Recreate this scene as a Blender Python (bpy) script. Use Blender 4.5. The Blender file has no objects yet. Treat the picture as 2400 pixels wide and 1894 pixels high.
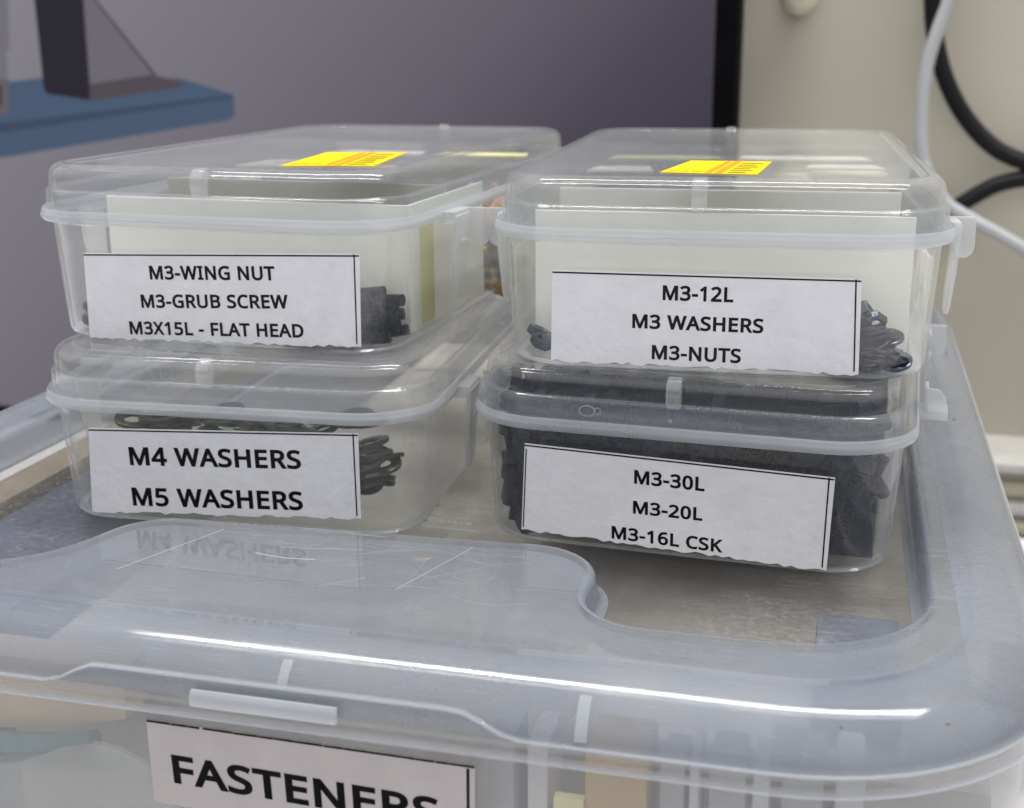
import bpy, bmesh, math, random
from mathutils import Vector, Matrix
random.seed(7)
scene = bpy.context.scene
COL = scene.collection
MM = 0.001
R = math.radians

# ------------------------------------------------------------------ camera
CAM_POS = Vector((0.11660, -0.30711, 0.11348))
YAW, PITCH, ROLL = -0.254792, 0.278773, -0.006919
fwd = Vector((math.sin(YAW)*math.cos(PITCH), math.cos(YAW)*math.cos(PITCH), -math.sin(PITCH)))
rgt = fwd.cross(Vector((0, 0, 1))).normalized()
upv = rgt.cross(fwd)
r2 = rgt*math.cos(ROLL) + upv*math.sin(ROLL)
u2 = -rgt*math.sin(ROLL) + upv*math.cos(ROLL)
cd = bpy.data.cameras.new('camera')
cam = bpy.data.objects.new('camera', cd)
COL.objects.link(cam)
cam.matrix_world = Matrix(((r2.x, u2.x, -fwd.x, CAM_POS.x), (r2.y, u2.y, -fwd.y, CAM_POS.y),
                           (r2.z, u2.z, -fwd.z, CAM_POS.z), (0, 0, 0, 1)))
cd.sensor_width = 36
cd.lens = 44.80
cd.clip_start = 0.01
cd.clip_end = 50
cd.dof.use_dof = True
cd.dof.focus_distance = 0.276
cd.dof.aperture_fstop = 22
scene.camera = cam

# ------------------------------------------------------------------ world and lamps (an indoor room under ceiling tubes)
wd = bpy.data.worlds.new('World')
scene.world = wd
wd.use_nodes = True
wn = wd.node_tree
bgn = wn.nodes['Background']
tc = wn.nodes.new('ShaderNodeTexCoord')
sp = wn.nodes.new('ShaderNodeSeparateXYZ')
rp = wn.nodes.new('ShaderNodeValToRGB')
for p_, c_ in ((.33, (.13, .128, .125)), (.50, (.17, .17, .17)), (.60, (.80, .805, .815)), (.80, (1.32, 1.33, 1.36))):
    el = rp.color_ramp.elements[0] if p_ == .33 else (rp.color_ramp.elements[-1] if p_ == .80 else rp.color_ramp.elements.new(p_))
    el.position = p_; el.color = (*c_, 1)
mr = wn.nodes.new('ShaderNodeMath'); mr.operation = 'MULTIPLY_ADD'; mr.inputs[1].default_value = 0.5; mr.inputs[2].default_value = 0.5
wn.links.new(tc.outputs['Generated'], sp.inputs[0])
wn.links.new(sp.outputs['Z'], mr.inputs[0])
wn.links.new(mr.outputs[0], rp.inputs[0])
wn.links.new(rp.outputs[0], bgn.inputs['Color'])
bgn.inputs['Strength'].default_value = WORLD_STRENGTH = 0.97

def tube_lamp(name, loc, sx, sy, power, target=None):
    ld = bpy.data.lights.new(name, 'AREA')
    ld.shape = 'RECTANGLE'; ld.size = sx; ld.size_y = sy
    ld.energy = power; ld.color = (1.0, 0.985, 0.96)
    o = bpy.data.objects.new(name, ld); COL.objects.link(o)
    o.location = loc
    if target is not None:
        o.rotation_euler = (Vector(target) - Vector(loc)).to_track_quat('-Z', 'Y').to_euler()
    return o
tube_lamp('ceiling_tube_lamp', (0.10, 0.26, 1.55), 1.95, 0.20, 33)
tube_lamp('ceiling_tube_lamp', (-0.10, 0.95, 1.75), 1.6, 0.05, 5)

scene.view_settings.view_transform = 'Standard'
scene.view_settings.look = 'None'
scene.view_settings.exposure = 0.10
scene.view_settings.gamma = 1.0
scene.view_settings.use_curve_mapping = False
scene.render.engine = 'CYCLES'
scene.cycles.use_denoising = True
scene.cycles.max_bounces = 14
scene.cycles.diffuse_bounces = 5
scene.cycles.glossy_bounces = 5
scene.cycles.transmission_bounces = 8
scene.cycles.transparent_max_bounces = 64
scene.cycles.caustics_reflective = False
scene.cycles.caustics_refractive = False

# ------------------------------------------------------------------ materials
class NT:
    def __init__(s, name):
        s.m = bpy.data.materials.new(name); s.m.use_nodes = True
        s.t = s.m.node_tree; s.t.nodes.clear()
        s.out = s.t.nodes.new('ShaderNodeOutputMaterial')
    def n(s, kind, **kw):
        nd = s.t.nodes.new('ShaderNode' + kind)
        for k, v in kw.items():
            if k.startswith('_'): setattr(nd, k[1:], v)
            else: s.put(nd.inputs[k.replace('__', ' ')], v)
        return nd
    def put(s, sock, v):
        if hasattr(v, 'links') and hasattr(v, 'is_output'): s.t.links.new(v, sock)
        else: sock.default_value = v
    def math(s, op, a, b=0.0, clamp=False):
        nd = s.t.nodes.new('ShaderNodeMath'); nd.operation = op; nd.use_clamp = clamp
        s.put(nd.inputs[0], a); s.put(nd.inputs[1], b)
        return nd.outputs[0]
    def noise(s, scale, detail=3, rough=.55, vec=None, stretch=None):
        if vec is None:
            vec = s.n('TexCoord').outputs['Object']
        if stretch:
            mp = s.n('Mapping'); s.put(mp.inputs['Vector'], vec)
            mp.inputs['Scale'].default_value = stretch[:3]
            if len(stretch) > 3: mp.inputs['Rotation'].default_value = (0, 0, stretch[3])
            vec = mp.outputs[0]
        nd = s.n('TexNoise', Scale=scale, Detail=detail, Roughness=rough)
        s.put(nd.inputs['Vector'], vec)
        return nd.outputs['Fac']
    def ramp(s, fac, stops):
        nd = s.t.nodes.new('ShaderNodeValToRGB')
        e = nd.color_ramp.elements
        while len(e) < len(stops): e.new(0.5)
        for el, (p, c) in zip(e, stops):
            el.position = p; el.color = c if len(c) == 4 else (*c, 1)
        s.put(nd.inputs[0], fac)
        return nd.outputs[0]
    def maprange(s, v, a, b, c, d):
        nd = s.n('MapRange'); s.put(nd.inputs['Value'], v)
        for k, x in zip(('From Min', 'From Max', 'To Min', 'To Max'), (a, b, c, d)): nd.inputs[k].default_value = x
        return nd.outputs[0]
    def mix(s, f, a, b):
        nd = s.t.nodes.new('ShaderNodeMixShader')
        s.put(nd.inputs[0], f); s.t.links.new(a, nd.inputs[1]); s.t.links.new(b, nd.inputs[2])
        return nd.outputs[0]
    def bump(s, h, strength, dist):
        return s.n('Bump', Height=h, Strength=strength, Distance=dist).outputs[0]
    def done(s, sh):
        s.t.links.new(sh, s.out.inputs['Surface']); return s.m

def plastic(name, milk, edge=0.5, tint=(.985, .986, .98), body=(.74, .78, .84), rough=.08, scratch=0.0, dust=0.0, wav=.25, bump=1.0, bscale=55, spec=1.0, rvar=0):
    """thin moulded polypropylene: clear share, milky scattering share that grows where one looks along the wall, and gloss"""
    k = NT(name)
    face = k.n('LayerWeight', Blend=.5).outputs['Facing']
    f3 = k.math('POWER', face, 4.5)
    m = k.math('MULTIPLY_ADD', f3, edge); m.node.inputs[2].default_value = milk
    cl = k.noise(14, 4, .6)
    m = k.math('MULTIPLY', m, k.maprange(cl, .3, .7, 1 - wav, 1 + wav))
    if scratch:
        tot = None
        for rot, sc in ((.35, 60), (-.6, 75), (1.2, 55)):
            s1 = k.noise(sc, 2, .5, stretch=(1, 28, 1, rot))
            s2 = k.maprange(s1, .655, .70, 0, 1)
            tot = s2 if tot is None else k.math('ADD', tot, s2, True)
        brk = k.maprange(k.noise(22, 2), .45, .62, 0, 1)
        m = k.math('ADD', m, k.math('MULTIPLY', k.math('MULTIPLY', tot, brk), scratch))
    if dust:
        d1 = k.maprange(k.noise(650, 2, .7), .5, .70, 0, 1)
        d2 = k.maprange(k.noise(18, 4, .65), .42, .68, 0, 1)
        m = k.math('ADD', m, k.math('MULTIPLY', k.math('MULTIPLY', d1, d2), dust))
        m = k.math('ADD', m, k.math('MULTIPLY', d2, dust*.10))
    m = k.math('MINIMUM', m, .93)
    tr = k.n('BsdfTransparent', Color=(*tint, 1)).outputs[0]
    nb = k.bump(k.noise(bscale, 3, .5), .35*bump, .0009)
    df = k.n('BsdfDiffuse', Color=(*body, 1)).outputs[0]
    tl = k.n('BsdfTranslucent', Color=(*body, 1)).outputs[0]
    core = k.mix(m, tr, k.mix(.45, df, tl))
    fr = k.math('MULTIPLY_ADD', k.math('POWER', face, 5.0), .7*spec); fr.node.inputs[2].default_value = .036*spec
    gl = k.n('BsdfGlossy', Color=(1, 1, 1, 1), Roughness=k.maprange(k.noise(26, 5, .7, stretch=(1, 4, 1)), .42, .68, rough, rough*rvar) if rvar else rough, Normal=nb).outputs[0]
    return k.done(k.mix(fr, core, gl))

def solid(name, col, rough=.5, metal=0.0, vary=.12, scale=40, bumps=0.0, bscale=300, spec=.5, coat=0.0):
    k = NT(name)
    c = k.ramp(k.noise(scale, 4, .6), [(.3, tuple(x*(1-vary) for x in col)), (.7, tuple(min(1, x*(1+vary)) for x in col))])
    p = k.n('BsdfPrincipled', Roughness=rough, Metallic=metal)
    k.put(p.inputs['Base Color'], c)
    p.inputs['Specular IOR Level'].default_value = spec
    if coat: p.inputs['Coat Weight'].default_value = coat
    if bumps: k.put(p.inputs['Normal'], k.bump(k.noise(bscale, 3), bumps, .0004))
    return k.done(p.outputs[0])

def emit(name, col, strength=1.0, gradient=None):
    k = NT(name)
    if gradient:
        g = k.n('TexCoord').outputs['Object']
        sx = k.n('SeparateXYZ'); k.put(sx.inputs[0], g)
        v = k.math('MULTIPLY_ADD', sx.outputs['X'], gradient[0]); v.node.inputs[2].default_value = gradient[2]
        w = k.math('MULTIPLY_ADD', sx.outputs['Z'], gradient[1]); k.put(w.node.inputs[2], v)
        c = k.ramp(w, gradient[3])
    else:
        c = (*col, 1)
    e = k.n('Emission', Strength=strength*.93); k.put(e.inputs['Color'], c)
    gl = k.n('BsdfGlossy', Color=(1, 1, 1, 1), Roughness=.35).outputs[0]
    return k.done(k.mix(.007, e.outputs[0], gl))

M = {}
M['box'] = plastic('clear_polypropylene', .030, .50, body=(.72,.735,.745), rough=.06, bump=.7)
M['lid'] = plastic('lid_polypropylene', .030, .26, body=(.74,.76,.78), rough=.035, bump=.35)
M['collar'] = plastic('collar_polypropylene', .12, .25, body=(.42, .495, .62), rough=.08, bump=.6)
M['rim'] = plastic('rim_polypropylene', .32, .40, body=(.74,.77,.83), rough=.08)
M['clip'] = plastic('clip_polypropylene', .44, .45, body=(.80,.82,.85), rough=.15)
M['binlid'] = plastic('bin_lid_polypropylene', .52, .12, body=(.322, .354, .414), rough=.04, scratch=.34, dust=.08, wav=.28, bscale=24, bump=.42, rvar=5)
M['plate'] = plastic('bin_lid_plate', .22, .10, body=(.38, .395, .43), rough=.022, scratch=.55, dust=.12, wav=.35, bscale=9, bump=.12)
M['binfloor'] = plastic('bin_lid_floor', .045, .08, body=(.58, .565, .545), rough=.22, scratch=.18, dust=.27, wav=.3, spec=.18)
M['bin'] = plastic('bin_polypropylene', .2, .30, body=(.50, .51, .52), rough=.16, wav=.2)
M['notch'] = plastic('notch_polypropylene', .22, .35, body=(.74, .76, .79), rough=.1)
M['rib'] = plastic('rib_polypropylene', .5, .3, body=(.68, .71, .76), rough=.2)
M['tape'] = plastic('clear_tape', .0, .12, tint=(.985, .985, .985), rough=.05, bump=1.2, bscale=160, spec=.30)
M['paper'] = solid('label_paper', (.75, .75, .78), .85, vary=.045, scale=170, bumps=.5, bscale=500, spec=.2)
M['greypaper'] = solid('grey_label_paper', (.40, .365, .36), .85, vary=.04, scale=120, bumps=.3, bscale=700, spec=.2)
M['ink'] = solid('black_ink', (.006, .006, .007), .8, vary=.3, scale=400, spec=.05)
M['card'] = solid('white_card', (.93, .917, .845), .8, vary=.055, scale=38, spec=.2)
M['shadecard'] = solid('card_painted_shade', (.62, .625, .60), .8, vary=.06)  # white card with the shade of the box interior put into its colour
M['deepshadecard'] = solid('card_painted_deep_shade', (.34, .335, .31), .8, vary=.08)  # darker version, deeper interior shade painted into the card colour
M['yellowcard'] = solid('yellow_card', (.74, .70, .30), .7, vary=.1, scale=60)
M['sticker'] = solid('yellow_sticker', (.62, .475, .010), .8, vary=.12, scale=90, spec=.08)
M['orange'] = solid('orange_print', (.72, .24, .02), .8, vary=.1, spec=.05)
M['print'] = solid('olive_print', (.20, .17, .02), .8, spec=.05)
M['steel'] = solid('black_oxide_steel', (.005, .010, .028), .5, 0.0, vary=.25, scale=300, spec=.18)
M['bluesteel'] = solid('dark_zinc_steel', (.055, .065, .088), .22, .9, vary=.3, scale=300)
M['greensteel'] = solid('greenish_zinc_steel', (.060, .066, .046), .24, .9, vary=.35, scale=250)
M['brass'] = solid('brass', (.42, .27, .10), .25, .95, vary=.25, scale=200)
M['copper'] = solid('pink_copper', (.75, .42, .34), .3, .6, vary=.15)
M['cream'] = solid('cream_paint', (.42, .39, .315), .55, vary=.035, scale=9, bumps=.08, bscale=120)
M['creamtrim'] = solid('cream_plastic', (.56, .53, .40), .45, vary=.08, scale=30)
M['trunk'] = solid('trunking_plastic', (.30, .28, .20), .5, vary=.1, scale=30)
M['whitetrim'] = solid('white_plastic_strip', (.36, .35, .33), .5)
M['black'] = solid('black_plastic', (.002, .002, .003), .7, vary=.2, spec=.05)
M['rubber'] = solid('black_cable_sheath', (.006, .006, .007), .5, vary=.2, spec=.2)
M['whitecable'] = solid('white_cable_sheath', (.37, .38, .385), .45, vary=.05)
M['table'] = solid('white_laminate', (.62, .61, .64), .4, vary=.04, scale=12)
M['wood'] = solid('dark_wood', (.10, .055, .035), .6, vary=.3, scale=30)
M['cardboard'] = solid('brown_cardboard', (.40, .37, .34), .85, vary=.22, scale=45, bumps=.3, bscale=400)
M['beige'] = solid('beige_cardboard', (.58, .45, .31), .85, vary=.06, scale=25)
M['filler'] = solid('added_dark_grey_filler', (.06, .055, .06), .9, vary=.2)  # for the filler added to darken the bin side
M['slate'] = solid('slate_blue_plastic', (.075, .09, .13), .5, vary=.35, scale=90)
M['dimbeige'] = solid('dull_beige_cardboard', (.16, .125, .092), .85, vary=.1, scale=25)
M['navy'] = solid('navy_plastic', (.028, .042, .085), .45, vary=.3, scale=50)
M['teal'] = solid('teal_plastic', (.07, .17, .19), .5, vary=.2)
M['ochre'] = solid('ochre_cardboard', (.45, .29, .10), .8, vary=.1)
M['sleeve_a'] = solid('grey_sleeve', (.30, .30, .32), .5, vary=.2, scale=20)
M['sleeve_b'] = solid('pale_sleeve', (.52, .52, .54), .5, vary=.2, scale=20)
M['dirt'] = solid('dirt', (.14, .135, .11), .8)
M['pouch'] = plastic('poly_pouch', .4, .3, body=(.72, .75, .74), rough=.2)

# ------------------------------------------------------------------ object helpers
def empty(name, loc=(0, 0, 0), rz=0.0, label=None, cat=None, group=None):
    o = bpy.data.objects.new(name, None); COL.objects.link(o)
    o.empty_display_size = .01
    o.location = loc; o.rotation_euler = (0, 0, rz)
    tag(o, label, cat, group)
    return o
def tag(o, label=None, cat=None, group=None, kind=None):
    if label: o['label'] = label
    if cat: o['category'] = cat
    if group: o['group'] = group
    if kind: o['kind'] = kind
    return o
def mesh(name, verts, faces, mat, parent=None, smooth=35, mats=None):
    me = bpy.data.meshes.new(name)
    me.from_pydata([tuple(v) for v in verts], [], [tuple(f) for f in faces])
    me.update()
    if mats:
        for m in mats: me.materials.append(m)
    else:
        me.materials.append(mat)
    bm = bmesh.new(); bm.from_mesh(me)
    bmesh.ops.recalc_face_normals(bm, faces=bm.faces)
    bm.to_mesh(me); bm.free()
    if smooth:
        me.polygons.foreach_set('use_smooth', [True]*len(me.polygons))
        me.set_sharp_from_angle(angle=R(smooth))
    o = bpy.data.objects.new(name, me); COL.objects.link(o)
    if parent: o.parent = parent
    return o
class MB:
    def __init__(s): s.v, s.f = [], []
    def add(s, v, f):
        b = len(s.v); s.v += [tuple(x) for x in v]; s.f += [tuple(b+i for i in q) for q in f]
    def box(s, x0, x1, y0, y1, z0, z1):
        v = [(x, y, z) for z in (z0, z1) for y in (y0, y1) for x in (x0, x1)]
        s.add(v, [(0, 2, 3, 1), (4, 5, 7, 6), (0, 1, 5, 4), (2, 6, 7, 3), (0, 4, 6, 2), (1, 3, 7, 5)])
    def prism(s, pts, fn, t0, t1):
        """polygon pts (a, b) swept between depths t0 and t1 through fn(a, b, t)"""
        n = len(pts)
        v = [fn(a, b, t0) for a, b in pts] + [fn(a, b, t1) for a, b in pts]
        s.add(v, [tuple(range(n))[::-1], tuple(range(n, 2*n))] + [(i, (i+1) % n, n+(i+1) % n, n+i) for i in range(n)])
    def build(s, name, mat, parent=None, smooth=35, bevel=0.0):
        o = mesh(name, s.v, s.f, mat, parent, smooth)
        if bevel:
            bm = bmesh.new(); bm.from_mesh(o.data)
            bmesh.ops.bevel(bm, geom=[e for e in bm.edges if e.calc_face_angle(0) > .6], offset=bevel, segments=2, profile=.7, affect='EDGES', clamp_overlap=True)
            bm.to_mesh(o.data); bm.free()
            o.data.polygons.foreach_set('use_smooth', [True]*len(o.data.polygons))
            o.data.set_sharp_from_angle(angle=R(40))
        return o
def rrect(w, d, r, n=9, cx=0, cy=0):
    r = max(r, .0006); out = []
    for x, y, a0 in ((w/2-r, -d/2+r, -90), (w/2-r, d/2-r, 0), (-w/2+r, d/2-r, 90), (-w/2+r, -d/2+r, 180)):
        for k in range(n+1):
            a = R(a0 + 90*k/n); out.append((cx+x+r*math.cos(a), cy+y+r*math.sin(a)))
    return out
def rings(ringlist, cap_first=True, cap_last=True, close=False):
    n = len(ringlist[0]); v = []; f = []
    for r in ringlist: v += r
    m = len(ringlist)
    for k in range(m if close else m-1):
        a = k*n; b = ((k+1) % m)*n
        for i in range(n):
            j = (i+1) % n
            f.append((a+i, a+j, b+j, b+i))
    if not close:
        if cap_first: f.append(tuple(range(n))[::-1])
        if cap_last: f.append(tuple(range((m-1)*n, m*n)))
    return v, f
def tube(pts, rad, seg=10):
    """smooth tube through pts (Catmull-Rom)"""
    P = [Vector(p) for p in pts]; Q = []
    for i in range(len(P)-1):
        p0 = P[max(i-1, 0)]; p1 = P[i]; p2 = P[i+1]; p3 = P[min(i+2, len(P)-1)]
        for k in range(8):
            t = k/8
            Q.append(.5*((2*p1) + (p2-p0)*t + (2*p0-5*p1+4*p2-p3)*t*t + (-p0+3*p1-3*p2+p3)*t**3))
    Q.append(P[-1])
    rl = []; ref = Vector((0, 1, 0))
    for i, q in enumerate(Q):
        d = (Q[min(i+1, len(Q)-1)] - Q[max(i-1, 0)]).normalized()
        a = d.cross(ref)
        if a.length < 1e-3: a = d.cross(Vector((1, 0, 0)))
        a.normalize(); b = d.cross(a)
        rl.append([q + (a*math.cos(2*math.pi*s/seg) + b*math.sin(2*math.pi*s/seg))*rad for s in range(seg)])
    return rings(rl)
def copy_tree(o):
    c = o.copy(); COL.objects.link(c)
    for ch in o.children:
        d = ch.copy(); COL.objects.link(d); d.parent = c
        for g in ch.children:
            e = g.copy(); COL.objects.link(e); e.parent = d
    return c

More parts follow.
